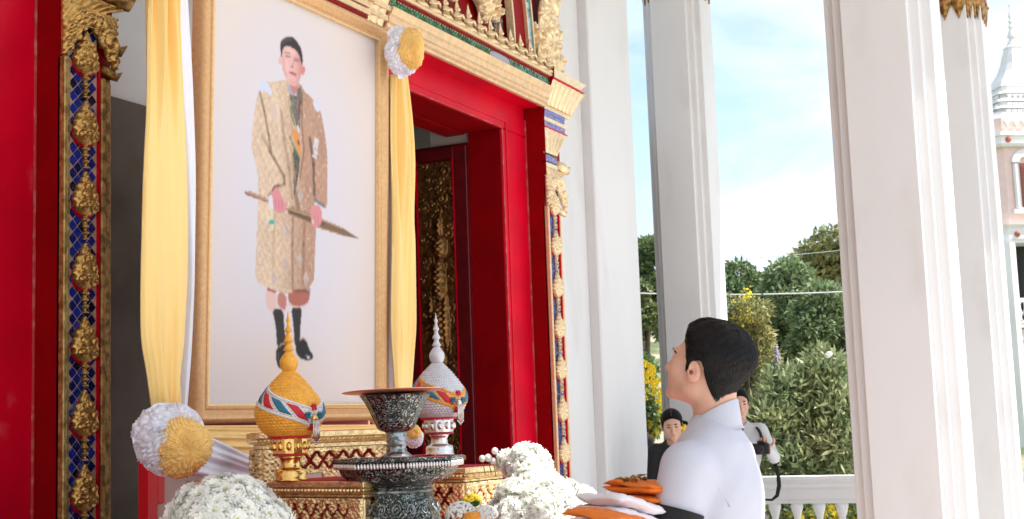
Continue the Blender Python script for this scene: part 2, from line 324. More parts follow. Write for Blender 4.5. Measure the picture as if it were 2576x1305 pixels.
# corner pier of the wall, standing a little proud
g = MB(); g.bbox(10.302, 11.27, 4.19, 4.80, 0, 7.0, .012); tag(g.build('corner_pier', M['plaster']), 'broad white corner pier of the temple wall right of the red doorway', 'pier')
# room behind the central door
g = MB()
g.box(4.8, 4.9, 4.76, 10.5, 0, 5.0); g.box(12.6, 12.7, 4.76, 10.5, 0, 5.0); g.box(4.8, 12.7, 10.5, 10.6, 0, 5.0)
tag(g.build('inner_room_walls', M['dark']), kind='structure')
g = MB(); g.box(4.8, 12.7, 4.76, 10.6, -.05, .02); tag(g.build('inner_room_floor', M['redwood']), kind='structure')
cl = thing('inner_ceiling', 'pale square tiled ceiling seen through the top of the red doorway', 'ceiling', (0, 0, 0)); cl['kind'] = 'structure'
tm = MB(); tm.bbox(-.295, .295, -.295, .295, 0, .02, .004); t0 = None
for i in range(8):
    for j in range(7):
        x, y = 7.6+i*.6, 5.2+j*.6
        if t0 is None: t0 = tm.build('ceiling_tile', M['ceiltile'], cl, loc=(x, y, 4.30))
        else: inst(t0, 'ceiling_tile', cl, (x, y, 4.30))
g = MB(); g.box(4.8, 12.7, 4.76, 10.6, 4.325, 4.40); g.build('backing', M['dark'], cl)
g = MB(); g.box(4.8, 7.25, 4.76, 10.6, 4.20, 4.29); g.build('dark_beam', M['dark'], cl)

# ------------------------------------------------------------------ carved flower of the pilasters
def flower_mesh(nx, nz):
    w, h = .152, .29
    def body(X, Z):
        t = (Z-.095)/.185
        tt = np.clip(t, 0, 1); wd = .074*np.power(np.clip(np.sin(np.pi*np.power(tt, .62)), 0, 1), .75)*(1-.25*tt)
        wd = np.where(tt > .72, np.maximum(wd*.75, .004), wd); wd = wd*(1+.06*np.cos(tt*38))
        return t, wd
    def mask(X, Z):
        t, wd = body(X, Z); stem = (Z < .105) & (np.abs(X) < .0075+.004*np.cos(Z*240)+.006*(Z/.1)**3)
        return ((t >= 0) & (t <= 1) & (np.abs(X) < wd)) | stem
    def height(X, Z):
        t, wd = body(X, Z); A = np.abs(X)
        hgt = .026*np.clip(1-(A/(wd+1e-6))**2, 0, 1)**.5*np.clip(np.sin(np.pi*np.clip(t, 0, 1)**.8), 0, 1)**.5
        hgt += .013*np.maximum.reduce([spiral(A, Z, .038, .135, .032, 1.5, 1), spiral(A, Z, .030, .178, .026, 1.4, -1), spiral(A, Z, .016, .215, .022, 1.3, 1), spiral(A, Z, .013, .145, .02, 1.0, -1)])
        hgt += .004*np.sin(A*520+Z*300)*np.clip(t, 0, 1)
        st = Z < .1; hgt = np.where(st, .010+.004*np.cos(Z*240), hgt)
        return hgt+.004
    return relief(w, h, nx, nz, mask, height)
fv, ff = flower_mesh(44, 84); fb = MB().add(fv, ff)
fv2, ff2 = flower_mesh(26, 50); fb2 = MB().add(fv2, ff2)
# diamond glass tile
def tile_mb(s=.0222):
    t = MB(); o = [(s, 0), (0, s), (-s, 0), (0, -s)]
    t.add([(a, -.004, b) for a, b in [(q[0]*.86, q[1]*.86) for q in o]]+[(a, 0, b) for a, b in o], [(3, 2, 1, 0), (0, 1, 5, 4), (1, 2, 6, 5), (2, 3, 7, 6), (3, 0, 4, 7)]); return t
# fluted or carved flaring block; x-left fixed at 0 side
def flare(mb, x0, x1t, x1b, pt, pb, zt, zb, flutes=0, amp=.01, n=40, curve=1.6, back=.3, x0t=None):
    ts = np.linspace(0, 1, 14); xs = np.linspace(0, 1, n); A = np.zeros((len(ts), n, 3)); B = np.zeros_like(A)
    for i, t in enumerate(ts):
        k = t**curve; x1 = x1b+(x1t-x1b)*k; p = pb+(pt-pb)*k; z = zb+(zt-zb)*t
        d = amp*np.abs(np.sin(np.pi*flutes*xs))*(.35+.65*np.sin(np.pi*min(t*1.15, 1))**.5) if flutes else 0*xs
        A[i, :, 0] = x0+(x1-x0)*xs; A[i, :, 1] = p-d; A[i, :, 2] = z+(0 if not flutes else -.012*(1-t)*np.abs(np.sin(np.pi*flutes*xs)))
        B[i] = A[i]; B[i, :, 1] = back
    v, f = solid(A, B); mb.add(v, f)
# capital tiers measured from the photograph on the right-hand pilaster: (y top, y bottom, x left, x right) in zoomed pixels of the crop
def Zc(x, y): return ((1050+x/1.717)*2576/3000, (y/1.717)*2576/3000)
def tier(xl, yl, xr, yr):
    p = onX(*Zc(xl, yl), PX1); Y = min(p[1], 3.99); r = onY(*Zc(xr, yr), Y); return p[2], Y, r[0]-PX1
def pilaster(x0, label, detailed, extra, mirror=False, zlow=.35):
    T = thing('door_pilaster', label, 'pilaster', (x0, 0, 0), 'carved pilasters beside the temple doors')
    if mirror: T.scale = (-1, 1, 1)
    e = .27+extra
    g = MB(); g.box(0, .24+extra*.6, 4.016, 4.30, 0, 3.15); g.box(0, .30, 4.012, 4.30, 3.15, 4.115)
    g.build('core', M['reddark'], T)
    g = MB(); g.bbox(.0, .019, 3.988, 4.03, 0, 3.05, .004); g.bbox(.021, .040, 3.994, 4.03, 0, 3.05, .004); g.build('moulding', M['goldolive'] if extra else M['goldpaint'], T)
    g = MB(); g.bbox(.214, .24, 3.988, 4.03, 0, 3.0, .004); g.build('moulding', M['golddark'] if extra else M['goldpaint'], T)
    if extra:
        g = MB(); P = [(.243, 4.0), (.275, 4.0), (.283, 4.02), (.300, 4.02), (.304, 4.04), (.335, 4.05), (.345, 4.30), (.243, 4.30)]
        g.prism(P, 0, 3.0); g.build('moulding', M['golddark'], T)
    g = MB(); g.box(.205, .213, 3.996, 4.02, 0, 3.05); g.build('red_fillet', M['red'], T)
    g = MB(); g.box(.041, .205, 4.010, 4.02, .0, 3.30); g.build('lattice_ground', M['grout'], T)
    z = zlow+.5; row = 0; pit = .0545; t0 = None; stuff = MB()
    cnt = 0
    while z < 3.22:
        off = 0 if row % 2 == 0 else .5
        for k in range(4):
            x = .041+pit*(k+off)+ (0 if off else 0)
            if x < .05 or x > .198: 
                continue
            if detailed:
                if t0 is None: t0 = tile_mb(.0245).build('mosaic_tile', M['bluetile'], T, loc=(x, 4.0095, z))
                else: inst(t0, 'mosaic_tile', T, (x, 4.0095, z), (random.uniform(-.05, .05), random.uniform(-.04, .04), random.uniform(-.05, .05)))
            else:
                tm = tile_mb(.0245); stuff.add(tm.v[0]+np.array([x, 4.0095, z]), tm.f)
            cnt += 1
        for x in ((.041+.0115, 1), (.205-.0115, -1)) if not off else ():
            pass
        z += pit/2; row += 1
    if not detailed: tag(stuff.build('mosaic_tile', M['bluemosaic'], T), kind='stuff')
    fo = None
    for k in range(8):
        zc = 3.075-.3005*k-.18+ (0)
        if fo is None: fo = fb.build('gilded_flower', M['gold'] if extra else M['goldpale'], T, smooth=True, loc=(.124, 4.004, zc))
        else: inst(fo, 'gilded_flower', T, (.124, 4.004, zc), (0, 0, random.uniform(-.04, .04)))
        # red rim behind each flower
    fo_s = 1.16
    for q in T.children:
        if q.name.startswith('gilded_flower'): q.scale = (1.02, 1.1, 1.03)
    rr = MB()
    for k in range(8):
        zc = 3.075-.3005*k-.18; P = []
        for a in np.linspace(0, 2*math.pi, 24, endpoint=False):
            P.append((.124+.062*math.sin(a)*(1-.45*math.cos(a)), zc+.184+.086*math.cos(a)-.01))
        n = len(P); rr.add([(x, 3.9995, z) for x, z in P]+[(x, 4.008, z) for x, z in P], [tuple(range(n))]+[(i, i+n, (i+1) % n+n, (i+1) % n) for i in range(n)])
    tag(rr.build('red_rim', M['red'], T), kind='stuff')
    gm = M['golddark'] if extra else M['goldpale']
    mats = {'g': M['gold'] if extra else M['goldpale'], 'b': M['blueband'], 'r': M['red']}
    side = MB()
    spec = [  # kind, (xl,yl)-(xr) top, bottom
        ('slab', 'g', (985, 345, 1147, 410), (985, 388, 1145, 455), 0),
        ('fillet', 'r', (982, 390, 1140, 455), (980, 398, 1138, 462), 0),
        ('leaf_block', 'g', (978, 400, 1140, 462), (945, 520, 1078, 580), 7),
        ('fillet', 'g', (938, 524, 1076, 582), (935, 545, 1060, 598), 0),
        ('mosaic_band', 'b', (938, 547, 1040, 600), (935, 585, 1035, 625), 0),
        ('fillet', 'g', (930, 585, 1052, 628), (928, 605, 1048, 648), 0),
        ('mosaic_band', 'b', (930, 606, 1040, 650), (930, 632, 1038, 668), 0),
        ('fillet', 'r', (928, 632, 1052, 676), (928, 640, 1050, 684), 0),
        ('leaf_block', 'g', (932, 642, 1050, 684), (917, 765, 1000, 808), 5),
        ('mosaic_band', 'b', (917, 780, 993, 810), (922, 818, 993, 838), 0),
        ('scroll_block', 'g', (925, 812, 1000, 838), (920, 842, 1005, 850), 0),
        ('scroll_block', 'g', (945, 842, 1048, 885), (940, 880, 1010, 920), 6),
        ('mosaic_band', 'b', (945, 886, 1008, 918), (945, 900, 1005, 928), 0),
        ('fillet', 'g', (945, 905, 1005, 930), (960, 935, 1035, 962), 0)]
    for kd, mk, a, b, fl in spec:
        zt, pt, wt = tier(*a); zb, pb, wb = tier(*b)
        if zt <= zb: zt = zb+.012
        wt = min(max(wt, .2), .62); wb = min(max(wb, .2), .5)
        m2 = MB(); flare(m2, 0.002, wt, wb, pt, pb, zt, zb, fl, .018 if fl else 0, 60, 1.3, 4.30 if wt < .3 else 4.25)
        m2.build(kd, mats[mk], T, autos=50)
        side.prism([(pb, zb), (4.02, zb), (4.02, zt), (pt, zt)], 0, 1)
    sv = np.concatenate(side.v); sp_ = MB(); sp_.add(np.stack([.0015-.004*(sv[:, 2] > .5), sv[:, 0], sv[:, 1]], 1), side.f); sp_.build('red_side', M['reddark'], T)
    # hanging scrolled bracket under the capital
    def bm(X, Z): return (Z > .02+.9*np.clip(.11-np.abs(np.abs(X)-.135)*1.0, -9, 9)*0) & (np.abs(X) < .16) & (Z > .17-1.25*np.clip(np.abs(X)-.02, 0, .15)+ .01*np.sin(np.abs(X)*160))
    def bh(X, Z):
        A = np.abs(X); return .018+.02*np.maximum.reduce([spiral(A, Z, .115, .13, .055, 1.6, 1), spiral(A, Z, .05, .20, .042, 1.5, -1), spiral(A, Z, .135, .06, .03, 1.3, 1), spiral(A, Z, .0, .215, .03, 1.2, 1)])+.005*np.sin(A*260+Z*200)
    v, f = relief(.32, .25, 70, 56, bm, bh)
    zb = 3.245-.02
    MB().add(v+np.array([.135, 3.992, zb-.20]), f).build('hanging_scroll', mats['g'], T, smooth=True)
    # pointed leaves sweeping out at the corner of the capital
    for (dx, dz, s) in ((.30, 3.14, 1.0), (.34, 3.36, 1.3), (.28, 3.02, .8)):
        g = MB(); g.tube([(.24, 4.02, dz+.03), (.24+.06*s, 4.0, dz+.01), (dx+.02*s, 3.985, dz-.005), (dx+.06*s, 3.98, dz+.03*s)], [.03*s, .034*s, .022*s, .003], 8)
        g.build('corner_leaf', gm, T, smooth=True)
    return T
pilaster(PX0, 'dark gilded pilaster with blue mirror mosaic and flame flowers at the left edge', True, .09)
pilaster(PX1, 'narrow bright gilded pilaster with stacked capital between the red doorway and the white pier', False, 0)
pl3 = pilaster(6.60, 'gilded pilaster mostly hidden behind the framed portrait and its right drape', False, 0, mirror=True)

# ------------------------------------------------------------------ red door frames
def door_frame(x0, x1, label, edge, leftframe=.0):
    T = thing('door_frame', label, 'door frame', (0, 0, 0), 'red lacquered door frames')
    g = MB(); g.bbox(x1, edge-.004, 4.15, 4.418, 0, HTOP, .008); g.build('jamb', M['red'], T)
    g = MB(); g.bbox(x0-.28, x0, 4.15, 4.45, 0, HTOP, .008); g.build('jamb', M['red'], T)
    g = MB(); g.bbox(x0-.28, edge-.004, 4.15, 4.45, HTOP+.001, HTOP+.42, .008); g.build('lintel', M['red'], T)
    g = MB(); g.box(x1-.004, x1-.001, 4.165, 4.418, 0, HTOP-.006); g.box(x0, x1-.005, 4.165, 4.45, HTOP-.005, HTOP-.002); g.build('reveal_shade', M['reddark'], T)  # darker red sheets paint shade onto the reveal and lintel underside
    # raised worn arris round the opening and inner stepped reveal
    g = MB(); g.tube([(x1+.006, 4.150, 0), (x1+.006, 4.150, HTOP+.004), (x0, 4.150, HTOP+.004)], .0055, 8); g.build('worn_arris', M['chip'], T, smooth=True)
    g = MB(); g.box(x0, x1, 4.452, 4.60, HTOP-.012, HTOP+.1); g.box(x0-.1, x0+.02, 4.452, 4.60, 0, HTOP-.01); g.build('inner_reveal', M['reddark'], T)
    g = MB(); g.box(x1+.055, x1+.075, 4.144, 4.15, 0, HTOP+.06); g.box(x0, x1+.055, 4.144, 4.15, HTOP+.05, HTOP+.064)
    g.build('raised_fillet', M['red'], T)
    g = MB(); g.box(edge-.010, edge-.003, 4.140, 4.150, 0, 3.7); g.build('worn_joint', M['chip'], T)
    return T
door_frame(*openings[1], 'bright red lacquered frame of the open doorway right of the portrait', PX1)
door_frame(*openings[0], 'bright red lacquered door frame cut off by the left edge of the photo', PX0)
# closed leaf of left door
T = thing('door_leaf', 'dark red closed door leaf beyond the left edge', 'door'); g = MB(); g.box(openings[0][0], openings[0][1], 4.61, 4.66, 0, HTOP); g.build('panel', M['redwood'], T)
# opened, carved leaf of the central door
T = thing('door_leaf', 'open door leaf with dark gilded carving of a standing deity inside the red doorway', 'door')
XL = 8.47
g = MB(); y0, y1 = 4.42, 5.20
g.box(XL, XL+.06, y0, y1, .05, 3.50)
g.build('panel', M['redwood'], T)
g = MB(); g.bbox(XL-.02, XL-.001, 4.425, 4.527, .05, 3.48, .004); g.bbox(XL-.02, XL-.001, 4.842, 4.93, .05, 3.48, .004); g.bbox(XL-.02, XL-.001, 4.53, 4.84, 3.40, 3.48, .004)
g.build('stile', M['redwood'], T)
g = MB(); g.box(XL-.026, XL-.001, 4.529, 4.537, .1, 3.40); g.box(XL-.026, XL-.001, 4.833, 4.841, .1, 3.40); g.build('gilt_bead', M['red'], T)
rs = np.random.default_rng(3); cen = [(rs.uniform(-.15, .15), rs.uniform(0, 3.2), rs.uniform(.03, .06), rs.choice([-1, 1])) for _ in range(190)]
def dh(X, Z):
    H = .004+.003*np.sin(X*190+3*np.sin(Z*31))*np.sin(Z*150+2*np.cos(X*80))
    for cx, cz, r, s in cen:
        b = (np.abs(X-cx) < r) & (np.abs(Z-cz) < r)
        H[b] = np.maximum(H[b], .018*spiral(X[b], Z[b], cx, cz, r, 1.5, s))
    for (cx, cz, rx, rz, hh) in ((.03, 2.48, .055, .09, .07), (.02, 2.24, .05, .16, .075), (.0, 1.92, .07, .18, .06), (.06, 1.95, .03, .2, .05), (-.05, 2.05, .022, .18, .05), (.03, 2.62, .02, .09, .05), (0, 1.62, .05, .16, .05)):
        q = np.clip(1-((X-cx)/rx)**2-((Z-cz)/rz)**2, 0, 1)**.5*hh; H = np.maximum(H, q*(1+.15*np.sin(Z*140)*np.cos(X*120)))
    return H
v, f = relief(.29, 3.1, 62, 560, lambda X, Z: X > -9, dh)
v2 = np.stack([XL-.004+v[:, 1], 4.685-v[:, 0], v[:, 2]+.28], 1)
MB().add(v2, f).build('gilded_carving', M['carvegold'], T, smooth=True)

# ------------------------------------------------------------------ cornice and pediment over the central door
T = thing('door_pediment', 'gilded cornice and carved pediment with a row of small praying figures above the doorway', 'pediment')
YC = 3.94
def zz(y, x=600): return onY(*Zc(x, y), YC)[2]
xa, xb = 6.61, PX1-.012
zs_ = dict(c0=zz(366), c1=zz(346), c2=zz(325), c3=zz(300), c4=zz(262), g1=zz(215), r1=zz(203), l1=zz(186))
P = [(YC+.055, zs_['c0']), (YC+.03, zs_['c0']), (YC+.03, zs_['c1']-.01), (YC+.01, zs_['c1']), (YC+.01, zs_['c2']-.008), (YC-.005, zs_['c2']), (YC-.005, zs_['c3']), (YC-.02, zs_['c3']+.01), (YC-.035, zs_['c4']-.012), (YC-.035, zs_['c4']), (YC+.055, zs_['c4'])]
g = MB(); g.box(xa, xb, YC+.056, 4.149, zs_['c0']+.006, zs_['c4']); g.build('soffit', M['red'], T)
g = MB(); g.loft([[(x, y, z) for y, z in P] for x in (xa, xb)]); g.build('cornice_moulding', M['goldpaint'], T)
g = MB(); g.box(xa-.5, xa-.002, YC, 4.1, zs_['c2'], zs_['c3']); g.box(xa-.6, xa-.002, YC-.02, 4.1, zs_['c4']-.03, zs_['c4']); g.build('cornice_return', M['goldpaint'], T)
ztop = zs_['g1']; gh = ztop-zs_['c4']
g = MB(); g.box(xa, xb+.02, YC-.001, 4.12, zs_['c4']+.001, ztop); g.build('lattice_ground', M['grout'], T)
pit = gh/2.0; t0 = None; r = 0
x = xa+.03
while x < xb:
    for k, z in enumerate(([zs_['c4']+gh*.25, zs_['c4']+gh*.75] if r % 2 == 0 else [zs_['c4']+gh*.5])):
        if t0 is None: t0 = tile_mb(pit*.49).build('mosaic_tile', M['greentile'], T, loc=(x, YC-.002, z))
        else: inst(t0, 'mosaic_tile', T, (x, YC-.002, z), (random.uniform(-.05, .05), 0, random.uniform(-.06, .06)))
    x += pit/2; r += 1
g = MB(); zp = zs_['c4']+gh*.5
for i, (dx, dz, L_) in enumerate(((0, .018, .26), (.01, .0, .30), (-.005, -.018, .25), (.02, .034, .2))):
    g.tube([(7.93+dx, YC-.012, zp+dz), (7.93+dx+L_*.5, YC-.02, zp+dz*1.1), (7.93+dx+L_, YC-.012, zp+dz*.9)], [.010, .016, .008], 8, 1.0)
g = MB(); g.sph((8.06, YC-.004, zp), (.16, .016, gh*.46), 20, 12); g.build('tinsel_patch', M['tinsel'], T, smooth=True)
g = MB(); g.box(xa-.6, xb+.02, YC-.012, 4.12, ztop+.001, zs_['r1']); g.build('red_fillet', M['reddark'], T)
g = MB(); g.bbox(xa-.6, xb+.02, YC-.03, 4.14, zs_['r1']+.001, zs_['l1'], .004); g.build('ledge', M['goldpaint'], T)
zl = zs_['l1']
# broken-forward block of the entablature above the portrait: blue mirror band between gold mouldings
ex_ = onY(919, 55, 3.90)[0]; eb = [onY(918, y, 3.90)[2] for y in (72, 64, 47.5, 38, 24, 20, 4, -30)]
def eblock(z0, z1, o, mt, nm): g = MB(); g.bbox(ex_-1.9, ex_+o, 3.90-o, 3.936, min(z0, z1)+.0005, max(z0, z1)-.0005, .002); return g.build(nm, M[mt], T)
eblock(eb[0], eb[1], .01, 'goldpaint', 'gold_fillet'); eblock(eb[1], eb[2], 0, 'grout', 'lattice_ground'); eblock(eb[2], eb[3], .012, 'reddark', 'red_fillet'); eblock(eb[3], eb[4], .022, 'goldpaint', 'gold_moulding'); eblock(eb[4], eb[5], .010, 'reddark', 'red_fillet'); eblock(eb[5], eb[6], .026, 'goldpaint', 'gold_moulding'); eblock(eb[6], eb[7], .045, 'goldpaint', 'gold_moulding')
bh_ = eb[2]-eb[1]; q0 = None
for i in range(44):
    x = ex_-.02-i*bh_*.5; z = (eb[1]+eb[2])/2+(0 if i % 2 else 0)
    for z in ((eb[1]+bh_*.5,) if i % 2 else (eb[1]+bh_*.02+bh_*.25, eb[2]-bh_*.02-bh_*.25)):
        if q0 is None: q0 = tile_mb(bh_*.26).build('blue_mosaic_tile', M['bluetile'], T, loc=(x, 3.899, z))
        else: inst(q0, 'blue_mosaic_tile', T, (x, 3.899, z), (random.uniform(-.1, .1), 0, random.uniform(-.1, .1)))
# praying figures
def figure_mb():
    m = MB()
    m.lathe([(.001, 0), (.034, 0), (.040, .008), (.034, .02), (.024, .026), (.020, .045), (.026, .058), (.022, .07), (.009, .078), (.013, .088), (.014, .097), (.010, .106), (.012, .110), (.008, .118), (.009, .122), (.005, .132), (.006, .136), (.001, .160)], n=12)
    m.tube([(.024, 0, .062), (.036, -.012, .042), (.012, -.030, .048), (.0, -.032, .060)], .0065, 6); m.tube([(-.024, 0, .062), (-.036, -.012, .042), (-.012, -.030, .048), (.0, -.032, .060)], .0065, 6)
    m.tube([(.01, -.02, .012), (.042, -.012, .012), (.020, .0, .020)], .010, 6); m.tube([(-.01, -.02, .012), (-.042, -.012, .012), (-.020, .0, .020)], .010, 6)
    m.sph((.0, -.010, .092), (.011, .010, .012), 8, 5)
    return m
f0 = None; x = PX1+.02; k = 0
while x > 6.5:
    if f0 is None: f0 = figure_mb().build('praying_figure', M['goldpale'], T, smooth=True, loc=(x, YC+.01, zl)); f0.scale = (1.75, 1.3, 1.22)
    else: inst(f0, 'praying_figure', T, (x, YC+.01, zl), (0, 0, random.uniform(-.15, .15)), (1.75, 1.3, 1.22))
    x -= .158
# tympanum
g = MB(); g.box(5.6, PX1+.5, 4.06, 4.29, zl, 6.0); g.build('tympanum', M['reddark'], T)
rs = np.random.default_rng(5)
def arc(cx, cz, rx, rz, a0, a1, n=26): return [(cx+rx*math.cos(a), 0, cz+rz*math.sin(a)) for a in np.linspace(a0, a1, n)]
def ribbon(name, pts, w, y0, y1, mt, par, mosaic=False):
    m = MB(); pts = np.array(pts); n = len(pts); t = np.gradient(pts, axis=0); t /= np.linalg.norm(t, axis=1)[:, None]; s = np.stack([t[:, 2], 0*t[:, 0], -t[:, 0]], 1)
    rings = [[p+q*w/2+np.array([0, y0, 0]), p-q*w/2+np.array([0, y0, 0]), p-q*w/2+np.array([0, y1, 0]), p+q*w/2+np.array([0, y1, 0])] for p, q in zip(pts, s)]
    m.loft(rings)
    return m.build(name, mt, par)
cxa = 6.95
ribbon('mosaic_arch', arc(cxa, zl-.05, 1.33, 2.0, -.02, 1.45), .14, 4.035, 4.07, M['darkblueband'], T)
ribbon('red_arch', arc(cxa, zl-.05, 1.55, 2.2, -.02, 1.45), .20, 3.98, 4.07, M['reddark'], T)
ribbon('gilt_arch_bead', arc(cxa, zl-.05, 1.44, 2.1, -.02, 1.45), .022, 3.965, 4.02, M['goldpale'], T)
ribbon('gilt_arch_bead', arc(cxa, zl-.05, 1.655, 2.3, -.02, 1.45), .018, 3.955, 4.02, M['goldpale'], T)
ribbon('mosaic_arch', arc(cxa, zl-.05, 1.70, 2.34, -.02, 1.45), .06, 3.965, 4.02, M['tealmosaic'], T)
ribbon('gilt_arch_bead', arc(cxa, zl-.05, 1.745, 2.38, -.02, 1.45), .018, 3.955, 4.02, M['goldpale'], T)
def scrollwork(n, seed, w, h, amp, rmin, rmax, maskf):
    r2 = np.random.default_rng(seed); C_ = [(r2.uniform(-w/2, w/2), r2.uniform(0, h), r2.uniform(rmin, rmax), r2.choice([-1, 1]), r2.uniform(0, 6)) for _ in range(n)]
    def hf(X, Z):
        H = .01+0*X
        for cx, cz, r, s, p in C_: H = np.maximum(H, amp*spiral(X, Z, cx, cz, r, 1.5, s, p))
        return H
    return hf
# outer flame crest standing right of the arch
def fm(X, Z): 
    e = .20-.10*np.clip(Z/.9, 0, 1)+.035*np.abs(np.sin(Z*13))
    return (X < e) & (X > -.17+.10*np.clip(Z, 0, 1)-.05*np.abs(np.sin(Z*10+1)))
v, f = relief(.62, 1.5, 90, 200, fm, scrollwork(90, 8, .5, 1.5, .05, .05, .12, None))
v = v+np.array([9.02, 3.99, 4.10]); MB().add(v, f).build('flame_crest', M['goldpale'], T, smooth=True)
# two large gilded scroll leaves in the tympanum
def big_leaf(x, z, s, fl=1):
    def lm(X, Z): return ((X/.25)**2+((Z-.28)/.27)**2 < 1-.18*np.sin(6*np.arctan2(Z-.28, X)))
    def lh(X, Z): return .03+.075*np.maximum.reduce([spiral(X, Z, .07, .20, .16, 1.2, 1), spiral(X, Z, -.10, .38, .13, 1.2, -1), spiral(X, Z, .12, .42, .09, 1.2, 1), spiral(X, Z, -.12, .14, .10, 1.2, 1)])+.012*np.sin(X*90+Z*60)
    v, f = relief(.56, .58, 64, 64, lm, lh); v = v*np.array([s*fl, 1, s])+np.array([x, 4.03, z])
    if fl < 0: f = [tuple(reversed(q)) for q in f]
    return MB().add(v, f).build('scroll_leaf', M['goldpale'], T, smooth=True)
big_leaf(7.50, zl+.20, .95); big_leaf(8.04, zl+.17, .74, -1); big_leaf(6.95, zl+.2, .9, -1); big_leaf(7.70, zl+.66, .9)
big_leaf(8.83, zl+.10, .50); 

# ------------------------------------------------------------------ columns
def column(xf, yc, capz, label, a=.178, s=.055, top=6.2, capital=True):
    h = a+2*s; xc = xf+h
    q = [(h, a), (h-s, a), (h-s, a+s), (h-2*s+.0, a+s), (h-2*s, h)]
    pts = [(h, -a), (h, a), (h-s, a), (h-s, h-s), (a, h-s), (a, h)]
    full = []
    quad = [(h, a), (h-s, a), (h-s, h-s), (a, h-s), (a, h)]
    for k in range(4):
        for x, y in quad:
            c, s_ = [(1, 0), (0, 1), (-1, 0), (0, -1)][k]; full.append((x*c-y*s_, x*s_+y*c))
    T = thing('column', label, 'column', (xc, yc, 0), 'square white columns with notched corners')
    m = MB()
    if capital:
        m.prism(full, .30, capz+.05)
        m.prism([(x*1.25, y*1.25) for x, y in full], 0, .12); m.prism([(x*1.12, y*1.12) for x, y in full], .12, .30, .93)
    else: m.prism(full, .0, top)
    sh = m.build('shaft', M['plaster'], T)
    bv = sh.modifiers.new('b', 'BEVEL'); bv.width = .006; bv.segments = 2; bv.limit_method = 'ANGLE'; bv.angle_limit = R(40)
    if capital:
        m = MB(); m.prism([(x*1.03, y*1.03) for x, y in full], capz+.05, top, 1.35); m.build('capital_block', M['gold'], T)
        # lotus petals hanging at the capital's foot, one on each face of the notched plan
        pm = MB(); n = len(full)
        for i in range(n):
            p, r_ = np.array(full[i]), np.array(full[(i+1) % n]); L_ = np.linalg.norm(r_-p)
            if L_ < .03: continue
            t = (r_-p)/L_; nn = np.array([t[1], -t[0]]); cnt = 3 if L_ > .2 else 1
            for k in range(cnt):
                c = p+(r_-p)*(k+.5)/cnt; w = L_/cnt*.5; out = []
                for (u, z) in ((-1, .22), (-1, .06), (-.55, .0), (0, -.075), (.55, .0), (1, .06), (1, .22)):
                    b = c+t*u*w; out.append((b, z))
                V = [(b[0]+nn[0]*.012, b[1]+nn[1]*.012, capz+z) for b, z in out]+[(b[0]+nn[0]*.001, b[1]+nn[1]*.001, capz+z) for b, z in out]
                V += [(c[0]+nn[0]*.034, c[1]+nn[1]*.034, capz+.10)]
                N = len(out); pm.add(V, [(i2, i2+1, 2*N) for i2 in range(N-1)]+[(N-1, 0, 2*N)]+[(i2+N, i2+1+N, i2+1, i2) for i2 in range(N-1)])
        pm.build('lotus_petals', M['golddark'], T)
        tm = MB()
        for i in range(n):
            p, r_ = np.array(full[i]), np.array(full[(i+1) % n]); L_ = np.linalg.norm(r_-p)
            t = (r_-p)/L_; nn = np.array([t[1], -t[0]]); cnt = 3 if L_ > .2 else 1
            for k in range(cnt):
                c = p+(r_-p)*(k+.5)/cnt+nn*.03; tm.sph((c[0], c[1], capz+.09), .014, 6, 4)
        tag(tm.build('red_stud', M['terracotta'], T), kind='stuff')
    return T
C2Z = onX(1613, 8, 12.0)[2]+.075; C4Z = onX(2385, 52, 12.0)[2]+.075
column(7.3, 1.298, 9, 'largest white column at right, nearest the viewer, brightly lit at its foot', capital=False)
column(12.0, 1.524, C4Z, 'white column at the far right partly behind the largest one, with gilded petal capital')
column(12.0, 4.055, C2Z, 'slim white column behind the man in uniform, against the trees')
# far row goes on where the porch continues
# ------------------------------------------------------------------ balustrade between the two far columns
T = thing('balustrade', 'white plaster balustrade rail between the columns behind the man in uniform', 'balustrade', (12.35, 0, 0))
zr = .925
P = [(-.11, zr), (-.11, zr-.03), (-.095, zr-.04), (-.095, zr-.06), (-.105, zr-.065), (-.105, zr-.095), (-.07, zr-.12), (-.07, zr-.20), (-.05, zr-.215), (-.05, zr-.245), (.05, zr-.245), (.05, zr-.215), (.07, zr-.2), (.07, zr-.12), (.105, zr-.095), (.105, zr-.065), (.095, zr-.06), (.095, zr-.04), (.11, zr-.03), (.11, zr)]
g = MB(); g.loft([[(x, y, z) for x, z in P] for y in (1.84, 3.78)]); g.build('rail', M['plaster'], T)
g = MB(); g.box(-.11, .11, 1.84, 3.78, 0, .14); g.build('plinth', M['plaster'], T)
b0 = None; prof = [(.05, 0), (.05, .03), (.03, .045), (.036, .07), (.058, .14), (.062, .18), (.045, .26), (.028, .32), (.028, .34), (.04, .355), (.028, .37), (.03, .42), (.045, .47), (.055, .50), (.055, .545)]
y = 1.95
while y < 3.75:
    if b0 is None: b0 = MB().lathe(prof, n=16).build('baluster', M['plaster'], T, smooth=True, loc=(0, y, .138))
    else: inst(b0, 'baluster', T, (0, y, .138))
    y += .205
